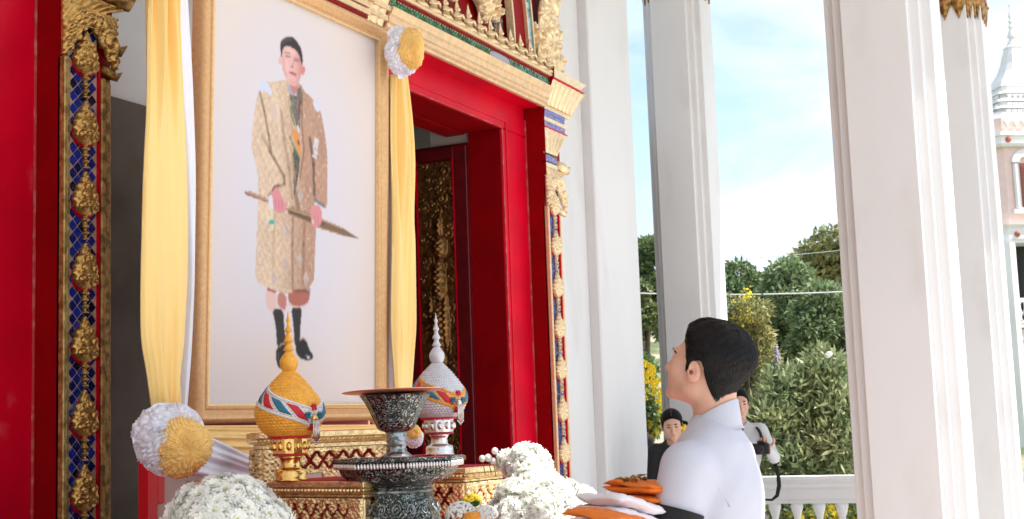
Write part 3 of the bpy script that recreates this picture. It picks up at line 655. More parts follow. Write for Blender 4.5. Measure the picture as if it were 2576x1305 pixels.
# ------------------------------------------------------------------ framed portrait, leaning slightly forward
LEAN = .03
PO = np.array([4.107, 3.30, 1.588]); PW, PH = 1.228, 1.712
PN = np.array([0, math.cos(LEAN), math.sin(LEAN)]); PU = np.array([0, -math.sin(LEAN), math.cos(LEAN)])
T = thing('framed_portrait', 'tall bronze gold framed full-length portrait print of a man in a gold brocade robe', 'portrait', PO, rot=(LEAN, 0, 0))
def loc2(x, y):
    p = onP(x, y, PO, PN)-PO; return (p[0], float(np.dot(p, PU)))
def R3(x, y): return loc2((600+x/1.717)*.85867, (y/1.717)*.85867)
def VA(x, y): return loc2((700+x/3.2625)*.85867, (80+y/3.2625)*.85867)
def VB(x, y): return loc2((700+x/2.105)*.85867, (480+y/2.105)*.85867)
nx, nz = 308, 429
gx = np.linspace(-.012, PW+.012, nx); gz = np.linspace(-.012, PH+.012, nz); GX, GZ = np.meshgrid(gx, gz)
def noise2(shape, cells, seed):
    r = np.random.default_rng(seed); a = r.random((cells[0]+2, cells[1]+2)); yy = np.linspace(0, cells[0], shape[0]); xx = np.linspace(0, cells[1], shape[1])
    yi = yy.astype(int); xi = xx.astype(int); fy = (yy-yi)[:, None]; fx = (xx-xi)[None]; fy = fy*fy*(3-2*fy); fx = fx*fx*(3-2*fx)
    return (a[yi][:, xi]*(1-fy)*(1-fx)+a[yi+1][:, xi]*fy*(1-fx)+a[yi][:, xi+1]*(1-fy)*fx+a[yi+1][:, xi+1]*fy*fx)
S = GX.shape
def C8(r, g, b): return np.array(lin((r, g, b))[:3])
img = np.zeros(S+(3,)); k = np.clip(1-(((GX-.56)/.62)**2+((GZ-.85)/.95)**2), 0, 1)[..., None]
img[:] = C8(236, 224, 218)*(1-k)+C8(226, 224, 236)*k
kk = np.exp(-(((GX-.52)/.22)**2+((GZ-.16)/.13)**2))[..., None]*.55; img[:] = img*(1-kk)+C8(240, 220, 190)*kk
def inside(P):
    P = np.array(P); c = np.zeros(S, bool); n = len(P); x0, z0 = P.min(0)-.01; x1, z1 = P.max(0)+.01
    j0, j1 = np.searchsorted(gx, [x0, x1]); i0, i1 = np.searchsorted(gz, [z0, z1]); X = GX[i0:i1, j0:j1]; Z = GZ[i0:i1, j0:j1]; q = np.zeros(X.shape, bool)
    for i in range(n):
        (xa_, za_), (xb_, zb_) = P[i], P[(i+1) % n]
        if za_ == zb_: continue
        q ^= ((Z < za_) != (Z < zb_)) & (X < (xb_-xa_)*(Z-za_)/(zb_-za_)+xa_)
    c[i0:i1, j0:j1] = q; return c
def smooth_poly(P, it=1):
    P = [np.array(p) for p in P]
    for _ in range(it):
        Q = []
        for i in range(len(P)): a, b = P[i], P[(i+1) % len(P)]; Q += [a*.75+b*.25, a*.25+b*.75]
        P = Q
    return P
def fill(P, col, tex=None, sm=1, al=1.0):
    mk = inside(smooth_poly(P, sm) if sm else P)
    c = np.array(col) if tex is None else tex[mk]
    img[mk] = img[mk]*(1-al)+c*al; return mk
def dseg(a, b):
    a, b = np.array(a), np.array(b); d = b-a; t = np.clip(((GX-a[0])*d[0]+(GZ-a[1])*d[1])/(d@d), 0, 1); return np.hypot(GX-a[0]-t*d[0], GZ-a[1]-t*d[1])
def stroke(P, w, col, al=1.0, soft=.002, mk=None):
    for a, b in zip(P[:-1], P[1:]):
        q = np.clip((w/2-dseg(a, b))/soft+.5, 0, 1)*al
        if mk is not None: q = q*mk
        img[:] = img*(1-q[..., None])+np.array(col)*q[..., None]
n1 = noise2(S, (210, 150), 1); n2 = noise2(S, (90, 60), 2); n3 = noise2(S, (22, 16), 3)
diam = (np.cos(GX*150)*np.cos(GZ*120))
brt = .98+.26*(n1-.5)*1.2+.14*(n3-.5)+.045*np.sign(diam)
light, darkc = C8(232, 206, 178), C8(196, 156, 132)
# how far across the robe: right half is browner
mid = VB(330, 500)[0]; side = np.clip((GX-(mid-.13))/.22, 0, 1)[..., None]
robe = (light*(1-side)+darkc*side)*brt[..., None]; sp = (n1 > .88) & (n2 > .6); robe[sp] = C8(240, 225, 200)
robe = np.clip(robe, 0, .9)
rp_ = [R3(420, 400), R3(395, 405), R3(340, 415), R3(300, 408), R3(276, 440), R3(250, 560), R3(233, 740), R3(250, 800), R3(268, 870), R3(270, 960), VB(118, 300), VB(110, 500), VB(98, 725), VB(170, 755), VB(235, 785), VB(330, 797), VB(335, 768), VB(462, 765), VB(470, 560), VB(477, 392), R3(556, 1100), R3(552, 1000), R3(590, 1045), R3(617, 1055), R3(619, 900), R3(617, 760), R3(600, 640), R3(580, 545), R3(545, 500), R3(495, 455), R3(488, 425)]
# legs first
fill([VB(205, 895), VB(235, 885), VB(278, 900), VB(280, 1000), VB(295, 1100), VB(290, 1140), VB(235, 1140), VB(230, 1000)], C8(44, 38, 36))
fill([VB(320, 870), VB(392, 870), VB(380, 1000), VB(378, 1090), VB(345, 1140), VB(338, 1000)], C8(44, 38, 36))
fill([VB(235, 1125), VB(290, 1115), VB(297, 1180), VB(270, 1265), VB(240, 1250), VB(226, 1180)], C8(22, 20, 26))
fill([VB(350, 1110), VB(385, 1065), VB(415, 1080), VB(440, 1150), VB(461, 1175), VB(455, 1207), VB(400, 1207), VB(370, 1190), VB(350, 1150)], C8(22, 20, 26))
stroke([VB(252, 1122), VB(262, 1108), VB(285, 1104)], .006, C8(190, 160, 140)); stroke([VB(378, 1085), VB(395, 1068), VB(413, 1082)], .006, C8(190, 160, 140))
stroke([VB(415, 1178), VB(440, 1188)], .006, C8(170, 160, 190), .8); stroke([VB(425, 1192), VB(432, 1193)], .007, C8(250, 250, 250)); stroke([VB(245, 1160), VB(243, 1200)], .006, C8(80, 78, 90))
fill([VB(165, 760), VB(230, 780), VB(238, 860), VB(215, 906), VB(170, 896)], C8(236, 202, 190))
fill([VB(238, 785), VB(298, 800), VB(290, 908), VB(242, 880)], C8(200, 130, 118)); stroke([VB(240, 875), VB(285, 907), VB(297, 860)], .006, C8(236, 205, 195))
fill([VB(300, 785), VB(340, 765), VB(440, 770), VB(436, 845), VB(385, 878), VB(312, 866)], C8(182, 108, 92)); stroke([VB(303, 862), VB(345, 878), VB(395, 878), VB(432, 850)], .006, C8(232, 200, 190))
stroke([VB(178, 768), VB(225, 785)], .010, C8(170, 40, 70)); stroke([VB(345, 772), VB(435, 776)], .022, C8(120, 70, 62), .6)
rm = fill(rp_, None, robe, 1)
# folds and seams of the robe
for P_, w, c, al in (([R3(280, 470), R3(300, 560), R3(322, 680), R3(335, 770)], .012, C8(96, 60, 48), .75), ([R3(325, 760), R3(350, 800), R3(400, 890), R3(402, 925)], .016, C8(110, 72, 55), .7), ([R3(402, 925), R3(350, 955), R3(320, 985)], .010, C8(120, 80, 60), .7),
                     ([R3(385, 560), R3(400, 700), R3(425, 850), R3(440, 1000)], .02, C8(120, 84, 62), .35), ([R3(530, 700), R3(548, 830), R3(552, 980)], .02, C8(70, 44, 38), .7), ([R3(290, 690), R3(320, 740)], .02, C8(130, 92, 74), .45),
                     ([VB(335, 270), VB(330, 500), VB(333, 780)], .016, C8(120, 82, 66), .55), ([VB(225, 250), VB(215, 420), VB(212, 640)], .02, C8(190, 150, 112), .4), ([VB(408, 300), VB(400, 500), VB(396, 740)], .02, C8(120, 78, 62), .4), ([R3(350, 450), R3(372, 560), R3(380, 700)], .018, C8(240, 222, 196), .45), ([R3(462, 980), R3(470, 1060)], .03, C8(70, 45, 35), .5),
                     ([VB(120, 735), VB(200, 752), VB(330, 785)], .008, C8(235, 210, 175), .8)):
    stroke(P_, w, c, al, .008, rm)
for q in ((215, 705), (415, 705), (290, 620), (375, 590), (380, 200), (295, 410)):
    x, z = VB(*q); mk = (np.abs(GX-x)/.022+np.abs(GZ-z)/.034) < 1; img[mk] = C8(205, 186, 176)*(.8+.4*n1[mk])[:, None]
# lapels, vest, sash
vest = (C8(128, 122, 112)*(.35+1.15*n1)[..., None])
fill([R3(424, 430), R3(492, 462), R3(484, 560), R3(480, 665), R3(466, 650), R3(440, 560), R3(428, 500)], None, vest)
fill([R3(440, 740), R3(478, 780), R3(476, 860), R3(462, 940), R3(450, 1010), R3(446, 900)], None, vest*.7)
fill([R3(436, 655), R3(462, 652), R3(484, 715), R3(482, 795), R3(460, 745)], C8(232, 158, 84)*1.0); stroke([R3(470, 712), R3(474, 726)], .012, C8(60, 60, 90))
stroke([R3(432, 540), R3(440, 590), R3(452, 630)], .008, C8(60, 120, 80)); stroke([R3(428, 690), R3(452, 745), R3(478, 800)], .009, C8(60, 130, 84))
stroke([R3(478, 500), R3(474, 580)], .010, C8(150, 50, 60)); stroke([R3(470, 640), R3(474, 660)], .014, C8(225, 225, 235))
stroke([R3(430, 430), R3(424, 520), R3(440, 640), R3(436, 760), R3(455, 900)], .010, C8(196, 164, 128), .8); stroke([R3(490, 470), R3(490, 640), R3(500, 760), R3(480, 900)], .010, C8(130, 92, 70), .8)
fill([VA(458, 545), VA(492, 562), VA(545, 592), VA(600, 560), VA(596, 640), VA(540, 660), VA(500, 650), VA(466, 600)], C8(176, 178, 190), None, 0)
fill([VA(548, 600), VA(600, 565), VA(596, 640), VA(552, 655)], C8(120, 108, 100), None, 0)
fill([VA(555, 655), VA(560, 600), VA(540, 595), VA(538, 660)], C8(200, 205, 215), None, 0)
for P_ in ([R3(270, 415), R3(305, 404), R3(326, 430), R3(345, 470), R3(330, 485), R3(300, 452), R3(284, 475)], [R3(545, 503), R3(570, 510), R3(583, 560), R3(566, 566), R3(548, 540)]): fill(P_, C8(222, 226, 245))
for i in range(60):
    t = random.random(); x, z = R3(562-8*t+random.uniform(-12, 12), 700+100*t); mk = np.hypot(GX-x, GZ-z) < .005; img[mk] = C8(225, 220, 225)
for i in range(40):
    x, z = R3(350+random.uniform(-14, 14), 560+random.uniform(-40, 40)); mk = np.hypot(GX-x, GZ-z) < .004; img[mk] = C8(225, 200, 190)
# sword and hands
fill([R3(203, 962), R3(232, 966), R3(330, 1008), R3(330, 1024), R3(215, 985), R3(204, 978)], C8(150, 96, 76)*1.0, None, 0); stroke([R3(215, 968), R3(325, 1012)], .005, C8(222, 180, 150))
fill([R3(405, 1055), R3(430, 1045), R3(590, 1102), R3(690, 1145), R3(778, 1203), R3(690, 1187), R3(580, 1152), R3(430, 1085)], C8(136, 104, 80), None, 0)
stroke([R3(420, 1052), R3(590, 1106), R3(690, 1150)], .005, C8(206, 176, 140)); stroke([R3(430, 1082), R3(580, 1148), R3(690, 1184)], .004, C8(206, 176, 140)); stroke([R3(430, 1067), R3(600, 1130)], .012, C8(90, 66, 52), .7)
hc, hs = C8(226, 150, 156), C8(180, 92, 104)
fill([R3(335, 958), R3(365, 938), R3(385, 980), R3(412, 1035), R3(410, 1065), R3(370, 1078), R3(345, 1050), R3(330, 1000)], hc)
fill([R3(530, 1050), R3(560, 1028), R3(588, 1045), R3(592, 1125), R3(565, 1148), R3(540, 1138), R3(533, 1090)], hc)
for a in ((358, 1045), (374, 1052), (390, 1052)): stroke([R3(a[0]-2, a[1]-42), R3(*a)], .004, hs, .8)
for a in ((556, 1128), (572, 1132)): stroke([R3(a[0]-4, a[1]-44), R3(*a)], .004, hs, .8)
stroke([R3(340, 960), R3(352, 940), R3(375, 932)], .010, C8(90, 50, 45), .8); stroke([R3(553, 1003), R3(575, 1022), R3(600, 1035)], .016, C8(130, 130, 130))
for q in ((412, 1068), (545, 1118)): x, z = R3(*q); mk = np.hypot(GX-x, GZ-z) < .010; img[mk] = C8(222, 205, 190)
stroke([R3(332, 1000), R3(336, 1050)], .028, C8(226, 230, 240)); stroke([R3(338, 1060), R3(340, 1150)], .020, C8(228, 222, 190)); stroke([R3(330, 1120), R3(345, 1118)], .018, C8(60, 180, 170))
# head: plain generic features
fc, fs, fd = C8(238, 190, 184), C8(206, 134, 126), C8(190, 116, 106)
stroke([VA(520, 500), VA(530, 585)], .048, fs)
fill([VA(385, 285), VA(378, 330), VA(392, 358), VA(414, 352), VA(412, 282)], fc); fill([VA(602, 370), VA(630, 375), VA(638, 410), VA(625, 452), VA(598, 470)], C8(224, 140, 140))
fm_ = fill([VA(410, 270), VA(420, 175), VA(470, 165), VA(535, 190), VA(585, 240), VA(604, 330), VA(606, 390), VA(594, 470), VA(572, 540), VA(545, 575), VA(500, 555), VA(455, 500), VA(430, 445), VA(412, 370)], fc)
sh = np.clip((GX-VA(525, 300)[0])/(VA(600, 300)[0]-VA(525, 300)[0]), 0, 1)*.75*fm_; img[:] = img*(1-sh[..., None])+fs*sh[..., None]
hr = C8(58, 50, 50)
fill([VA(402, 285), VA(396, 150), VA(415, 120), VA(450, 97), VA(490, 88), VA(540, 112), VA(578, 170), VA(602, 222), VA(614, 300), VA(612, 368), VA(598, 355), VA(588, 300), VA(562, 240), VA(525, 205), VA(478, 182), VA(432, 186), VA(418, 230), VA(412, 285)], hr)
stroke([VA(420, 150), VA(450, 120), VA(500, 120)], .014, C8(96, 86, 86), .6, .006)
for a, b in (((442, 246), (492, 252)), ((532, 292), (590, 318))): stroke([VA(*a), VA(*b)], .005, C8(130, 90, 86), .8)
for a, b in (((452, 278), (490, 284)), ((536, 318), (574, 328))): stroke([VA(*a), VA(*b)], .006, C8(110, 64, 66), .85)
stroke([VA(455, 330), VA(470, 400)], .022, C8(248, 206, 200), .6, .012); stroke([VA(430, 300), VA(428, 400), VA(455, 470)], .012, C8(222, 160, 152), .6, .010); stroke([VA(470, 215), VA(530, 240)], .020, C8(248, 208, 200), .5, .012); stroke([VA(500, 520), VA(545, 540)], .014, C8(222, 160, 150), .6, .01)
stroke([VA(525, 300), VA(522, 355), VA(508, 378)], .006, C8(206, 130, 130), .8, .004); stroke([VA(500, 378), VA(520, 386)], .006, C8(150, 84, 84), .9)
stroke([VA(486, 434), VA(515, 440), VA(546, 454)], .009, C8(196, 70, 84), .95); stroke([VA(505, 452), VA(540, 466)], .006, C8(214, 110, 116), .8)
for _ in range(2):
    q_ = np.pad(img, ((1, 1), (1, 1), (0, 0)), mode='edge'); img = .5*img+.125*(q_[:-2, 1:-1]+q_[2:, 1:-1]+q_[1:-1, :-2]+q_[1:-1, 2:])
gm_ = MB(); gm_.grid(np.stack([GX, 0*GX+.001, GZ], -1)); pr = gm_.build('print', M['print'], T, smooth=True)
ca = pr.data.color_attributes.new('Col', 'FLOAT_COLOR', 'POINT'); ca.data.foreach_set('color', np.concatenate([img.reshape(-1, 3)*.86, np.ones((nx*nz, 1))], 1).astype(np.float32).ravel())
g = MB(); g.box(-.06, PW+.06, .012, .02, -.06, PH+.06); g.build('backing_board', M['board'], T)
prof = [(0.0, .03), (.0, -.018), (.006, -.024), (.012, -.022), (.015, -.017), (.026, -.024), (.038, -.034), (.050, -.036), (.060, -.030), (.066, -.022), (.070, -.012), (.070, .03)]   # offset outwards, depth
prof = prof
def member(P0, P1, out, nm):
    P0, P1, out = map(np.array, (P0, P1, out)); d = (P1-P0)/np.linalg.norm(P1-P0); rings = []
    for base, sg in ((P0, -1), (P1, 1)): rings.append([(base+out*o+d*sg*o)[[0]].tolist()+[y]+(base+out*o+d*sg*o)[[1]].tolist() for o, y in prof])
    mb = MB(); mb.loft(rings); return mb.build(nm, M['frame'], T, autos=30)
member((0, 0), (PW, 0), (0, -1), 'frame_member'); member((PW, 0), (PW, PH), (1, 0), 'frame_member'); member((PW, PH), (0, PH), (0, 1), 'frame_member'); member((0, PH), (0, 0), (-1, 0), 'frame_member')
g = MB()
for a, b, c, d in ((-.001, .006, 0, PH), (PW-.006, PW+.001, 0, PH), (.006, PW-.006, -.001, .006), (.006, PW-.006, PH-.006, PH+.001)): g.box(a, b, -.020, 0, c, d)
g.build('gilt_lip', M['framelight'], T)

# red post and beige board under the frame
T = thing('portrait_stand', 'red post and beige board carrying the portrait, below the left rosette', 'stand', (4.0, 3.36, 0))
x0 = onY(374, 1250, 3.36)[0]-4.0; x1 = onY(398, 1250, 3.36)[0]-4.0
g = MB(); g.bbox(x0, x1, 0, .05, 0, 1.50, .003); g.build('post', M['redpost'], T); g = MB(); g.bbox(1.30, 1.36, 0, .05, 0, 1.50, .003); g.build('post', M['redpost'], T)
g = MB(); g.bbox(x0, 1.36, -.004, .05, 1.50, 1.53, .003); g.bbox(x1-.003, x1+.035, -.003, .04, 1.235, 1.50, .003); g.build('cross_rail', M['redpost'], T)
g = MB(); g.box(x1, 1.30, .02, .03, 0, 1.49); g.build('board', M['board'], T)

p_ = onD(470, 1215, 4.5); q_ = onD(560, 1212, 4.55); m_ = MB(); m_.tube([p_-T.matrix_basis.translation, q_-T.matrix_basis.translation], .011, 10, .8); m_.build('wooden_rail', M['frame'], T, smooth=True)
# ------------------------------------------------------------------ drapes, swags, rosettes
def drape(name, L_, R_, Y, amp, freq, seed, mt, parent=None, nx=44, nz=90, th=.012, label=None):
    L_, R_ = np.array(L_, float), np.array(R_, float); t = np.linspace(0, 1, nz); tl = np.linspace(0, 1, len(L_))
    lx, ly = [np.interp(t, tl, L_[:, k]) for k in (0, 1)]; rx, ry = [np.interp(t, tl, R_[:, k]) for k in (0, 1)]
    ker = np.ones(9)/9
    def sm(a): return np.convolve(np.pad(a, 4, mode='reflect', reflect_type='odd'), ker, 'valid')
    lx, ly, rx, ry = map(sm, (lx, ly, rx, ry)); r = np.random.default_rng(seed); A = np.zeros((nz, nx, 3)); B = np.zeros_like(A); ph = r.uniform(0, 6, 5)
    for i in range(nz):
        a, b = onY(lx[i], ly[i], Y), onY(rx[i], ry[i], Y); u = np.linspace(0, 1, nx)
        d = amp*(.65+.5*math.sin(5*t[i]+ph[4])+.25*math.sin(11*t[i]))*(np.sin(freq*math.pi*u+ph[0]+1.7*math.sin(3.2*t[i]+ph[1])+.5*math.sin(9*t[i]))+.55*np.sin(freq*2.1*math.pi*u+ph[2]-1.5*t[i])+.3*np.sin(freq*4.3*u*math.pi+ph[3]+2*t[i]))
        edge = np.sqrt(np.clip(1-(2*u-1)**8, 0, 1)); p = a+(b-a)*u[:, None]
        A[i] = p+np.stack([0*u, -d-.020*edge, 0*u], 1); B[i] = p+np.stack([0*u, -d*.5+.012*edge, 0*u], 1)
    v, f = solid(A, B); return MB().add(v, f).build(name, mt, parent, smooth=True)
T = thing('drape', 'long yellow and white satin drape hanging down the left edge of the portrait', 'drape', (0, 0, 0), 'drapes around the portrait')
drape('yellow_cloth', [(374, -130), (372, 0), (372, 250), (361, 420), (354, 700), (358, 850), (374, 940), (387, 1030)], [(430, -130), (437, 0), (456, 200), (467, 400), (471, 700), (463, 850), (452, 930), (447, 1030)], 3.14, .019, 4.2, 1, M['yellow'], T, nx=60)
drape('white_cloth', [(425, -130), (430, 0), (448, 200), (460, 400), (465, 700), (455, 880), (448, 1030)], [(462, -130), (467, 0), (478, 200), (486, 450), (483, 700), (474, 880), (462, 1030)], 3.17, .006, 2.2, 2, M['white'], T, nx=20)
T = thing('drape', 'narrower yellow and white satin drape hanging along the right edge of the portrait', 'drape', (0, 0, 0), 'drapes around the portrait')
drape('yellow_cloth', [(982, 190), (985, 400), (986, 600), (986, 800), (990, 900), (994, 1000)], [(1019, 190), (1034, 400), (1044, 600), (1045, 800), (1039, 900), (1029, 1000)], 3.22, .018, 3.4, 3, M['yellow'], T, nx=44)
drape('white_cloth', [(974, 190), (976, 400), (977, 600), (978, 900), (979, 1000)], [(990, 190), (992, 400), (990, 600), (992, 900), (1000, 1000)], 3.26, .005, 2, 4, M['white'], T, nx=16)
def swag(pts0, pts1, Y0, Y1, amp, n, name, mt, parent, seed):
    # folds run along the length, from pts0 line (top edge) to pts1 line (lower edge)
    a = np.array(pts0, float); b = np.array(pts1, float); t = np.linspace(0, 1, 50); tl = np.linspace(0, 1, len(a)); r = np.random.default_rng(seed); ph = r.uniform(0, 6, 4)
    ax, ay = [np.interp(t, tl, a[:, k]) for k in (0, 1)]; bx, by = [np.interp(t, tl, b[:, k]) for k in (0, 1)]; u = np.linspace(0, 1, 46); A = np.zeros((50, 46, 3)); B = np.zeros_like(A)
    for i in range(50):
        Y = Y0+(Y1-Y0)*t[i]; p, q = onY(ax[i], ay[i], Y), onY(bx[i], by[i], Y)
        d = amp*(np.sin(n*math.pi*u+ph[0]+t[i])+.5*np.sin(2.3*n*math.pi*u+ph[1]-2*t[i]))
        P = p+(q-p)*u[:, None]; A[i] = P+np.stack([0*u, -d-.015*np.sqrt(np.clip(1-(2*u-1)**6, 0, 1)), 0*u], 1); B[i] = P+np.stack([0*u, .01+0*u, 0*u], 1)
    v, f = solid(A, B); return MB().add(v, f).build(name, mt, parent, smooth=True)
T = thing('swag', 'pleated yellow satin swag stretched under the portrait frame', 'swag', (0, 0, 0))
swag([(500, 1069), (700, 1068), (985, 1066)], [(500, 1150), (700, 1160), (985, 1120)], 3.26, 3.26, .007, 7, 'yellow_cloth', M['yellow'], T, 3)
T = thing('swag', 'pale lilac tulle swag running down from the left rosette behind the flowers', 'swag', (0, 0, 0))
swag([(490, 1080), (560, 1112), (640, 1150)], [(470, 1190), (560, 1205), (650, 1218)], 3.05, 3.12, .006, 4, 'tulle', M['lilac'], T, 8)
def rosette(cx, cy, Y, rad, label, seed, ex=(1, 1, 1), yoff=(.45, -.55, -.1)):
    c = onY(cx, cy, Y); T = thing('rosette', label, 'rosette', c, 'ruffled cloth rosettes on the drapes'); r = np.random.default_rng(seed)
    def ruffle(mb, n, R0, size, cen, jit, bias, along=None, fl=7):
        k = 0
        while k < n:
            d = r.normal(size=3); d /= np.linalg.norm(d)
            if d @ bias < -.25: continue
            k += 1
            o = np.array(cen)+d*R0*np.array(ex)*(.55+.1*r.random()); t = np.cross(d, r.normal(size=3)); t /= np.linalg.norm(t); s = np.cross(d, t)
            w = size*(.7+.6*r.random()); hgt = R0*(.36+.16*r.random()); A = np.zeros((4, fl*2, 3)); ph = r.uniform(0, 6)
            u = np.linspace(-1, 1, fl*2)
            for i, q in enumerate(np.linspace(0, 1, 4)):
                wave = np.sin(u*fl*1.3+ph)*w*.16*q
                A[i] = o+np.outer(u*w*(.6+.4*q), t)+np.outer(wave+.3*w*u*u*q, s)+d*np.array(ex)*(hgt*q*(1-.25*u[:, None]**2))
            mb.grid(A)
    camd = (EYE-c); camd /= np.linalg.norm(camd)
    def pleated(cen, R_, nrm, k1, k2, amp, seed2, nu=220, nv=90):
        q = np.random.default_rng(seed2); ph = q.uniform(0, 6, 8); nrm = nrm/np.linalg.norm(nrm); a1 = np.cross(nrm, (0, 0, 1.)); a1 /= np.linalg.norm(a1); a2 = np.cross(nrm, a1); u = np.linspace(0, 2*math.pi, nu, endpoint=False); rings = []
        for j, v in enumerate(np.linspace(.02, math.pi-.02, nv)):
            w_ = u*k1+ph[0]+1.6*np.sin(v*3+ph[1]+1.2*np.sin(2*u+ph[2]))+.8*np.sin(v*7+3*u)
            d = amp*(np.abs(np.sin(w_))**.7*.8+.55*np.abs(np.sin(v*k2+ph[3]+1.5*np.sin(5*u+ph[4])))*np.abs(np.sin(u*k1*.31+ph[5]))+.5*np.sin(3*u+ph[6])*np.sin(2.4*v+ph[7])+.35*np.abs(np.sin(u*k1*2.3+v*9)))*min(1, math.sin(v)*2.2)
            rr_ = 1+d; dirs = np.outer(np.sin(v)*np.cos(u), a1)+np.outer(np.sin(v)*np.sin(u), a2)+np.cos(v)*nrm; rings.append(np.array(cen)+dirs*rr_[:, None]*np.array(R_))
        return rings
    w = MB(); w.loft(pleated((0, 0, 0), (rad*.80*ex[0], rad*.80*ex[1], rad*.80*ex[2]), CR*.5+CU*.4+camd*.5, 17, 9, .20, seed)); ruffle(w, 60, rad*1.0, rad*.34, (0, 0, 0), .2, camd*.2)
    w.build('white_ruffle', M['lilac'], T, smooth=True)
    cr_ = CR*yoff[0]*rad+CU*yoff[2]*rad+camd*rad*.42
    y = MB(); y.loft(pleated(cr_, (rad*.66*ex[0], rad*.66, rad*.72*ex[2]), camd+CR*.3-CU*.2, 26, 12, .16, seed+3)); ruffle(y, 26, rad*.72, rad*.22, cr_, .2, camd*.5, fl=6)
    y.build('yellow_ruffle', M['yellowfrill'], T, smooth=True); return T
rosette(425, 1103, 3.02, .116, 'large white and yellow ruffled rosette at the foot of the left drape', 11, yoff=(.40, 0, -.22))
rosette(1012, 131, 3.10, .088, 'smaller white and yellow ruffled rosette at the top of the right drape', 12, ex=(.92, .92, 1.3), yoff=(.42, 0, .16))
rosette(1041, 1100, 3.0, .042, 'tiny orange and white cloth rosette beside the silver finial base', 13, yoff=(.0, 0, .55))

# ------------------------------------------------------------------ altar: cloth-covered base and gilded tables
g = MB(); g.bbox(3.1, 5.4, 2.25, 3.30, 0, 1.0, .01); tag(g.build('altar_base', M['redcloth']), 'long red cloth covered altar base below the gilded tables', 'altar')
def panel_relief(w, h, seed, arch=True):
    r2 = np.random.default_rng(seed)
    nxx = max(20, int(w/.0035)); nzz = max(16, int(h/.0035))
    C_ = [(r2.uniform(0, w/2), r2.uniform(0, h), r2.uniform(.012, .026), r2.choice([-1, 1])) for _ in range(int(w*h*5200))]
    cz = h*.66
    def lat(X, Z):
        a = np.abs(((X+(Z-cz)*.8)/.052) % 1-.5); b = np.abs(((X-(Z-cz)*.8)/.052) % 1-.5); return (np.minimum(a, b) < .10) & (np.abs(Z-cz) < h*.24) & (np.abs(X) < w*.36)
    def mk(X, Z):
        A = np.abs(X); cut = (Z < h*.30) & (A < w*.5-.045) & (Z < h*.30*(1-np.clip((.07-np.abs(A-(w*.5-.11)))/.07, 0, 1)*0)-.02*np.cos(A*90)*0) & (A > .03)
        return ~(cut & arch) & ~lat(X, Z)
    def hf(X, Z):
        A = np.abs(X); H = .004+0*X
        for cx, cz_, q, s in C_: H = np.maximum(H, .017*spiral(A, Z, cx, cz_, q, 1.3, s))
        return H+.003*np.sin(X*320)*np.sin(Z*290)
    return relief(w, h, nxx, nzz, mk, hf, .003)
def altar_table(A, B, dep, h, label, rim=.055, low=1.0, mt='goldcarve', seed=1):
    # A right end, B left end of the visible front edge at the table top (world points)
    A, B = np.array(A, float), np.array(B, float); z = A[2]; d = A[:2]-B[:2]; L_ = np.linalg.norm(d); ang = math.atan2(d[1], d[0])
    T = thing('gilded_table', label, 'table', (B[0], B[1], z), 'carved gilded altar tables', rot=(0, 0, ang)); G = M[mt]
    g = MB(); g.bbox(-.004, L_+.004, -.004, dep+.004, -.012, .0015, .001); g.build('red_top', M['redcloth'], T)
    m2 = MB()
    for o, za, zb in ((.014, .0, -.022), (.006, -.022, -.034), (.010, -.034, -.041), (-.004, -.041, -rim)): m2.bbox(-o, L_+o, -o, dep+o, zb+.0005, za-.0005, .003)
    m2.build('rim_moulding', G, T)
    # leaf-tooth row along the rim
    te = MB(); n = int(L_/.016)
    for i in range(n):
        x = (i+.5)*L_/n; te.add([(x-.007, -.0145, -.024), (x+.007, -.0145, -.024), (x+.0055, -.016, -.034), (x-.0055, -.016, -.034), (x, -.021, -.028)], [(0, 1, 4), (1, 2, 4), (2, 3, 4), (3, 0, 4)])
    n = int(dep/.016)
    for i in range(n):
        y = (i+.5)*dep/n; te.add([(-.0145, y+.007, -.024), (-.0145, y-.007, -.024), (-.016, y-.0055, -.034), (-.016, y+.0055, -.034), (-.021, y, -.028)], [(0, 1, 4), (1, 2, 4), (2, 3, 4), (3, 0, 4)])
    tag(te.build('leaf_tooth_row', G, T), kind='stuff')
    g = MB(); g.box(.008, L_-.008, .006, dep-.006, -h*.72, -rim-.001); 
    g2 = MB()
    for (a, b, c, e_) in ((.004, .012, 0, 1),): pass
    g.build('red_lining', M['redcloth'], T)
    ah = h-rim
    v, f = panel_relief(L_-.004, ah, seed); v = v+np.array([L_/2, .004, -h]); MB().add(v, f).build('carved_apron', G, T, smooth=True)
    v, f = panel_relief(dep-.004, ah, seed+5); v2 = np.stack([.004+v[:, 1], dep/2-v[:, 0], v[:, 2]-h], 1); MB().add(v2, f).build('carved_apron', G, T, smooth=True)
    for x in (.018, L_-.018):
        for y in (.018, dep-.018):
            g = MB(); g.bbox(x-.019, x+.019, y-.017, y+.017, -(z-low), -rim-.002, .004); g.build('leg', G, T)
    return T
a = onD(914, 1208, 4.28); b = onD(688, 1216, 4.55); altar_table(a, (b[0], b[1], a[2]), .27, .235, 'gilded altar table with red top carrying the orange finial', seed=1)
a = onD(985, 1080, 5.05); b = onD(658, 1080, 4.78); altar_table((a[0], a[1], 1.477), (b[0], b[1], 1.477), .10, .19, 'long gilded altar table with red lattice panels just below the portrait', rim=.06, seed=2)
a = onD(1268, 1166, 5.10); b = onD(1168, 1172, 4.85); altar_table(a, (b[0], b[1], a[2]), .32, .22, 'small gilded altar table beside the white bouquet right of the black pedestal', seed=3)
a = onD(1160, 1143, 5.0); b = onD(1030, 1143, 4.9); altar_table(a, (b[0], b[1], a[2]), .34, .24, 'shaded gilded altar table behind the black pedestal carrying the silver finial', mt='golddark', seed=4)  # darker gold puts the shade behind the pedestal into its colour

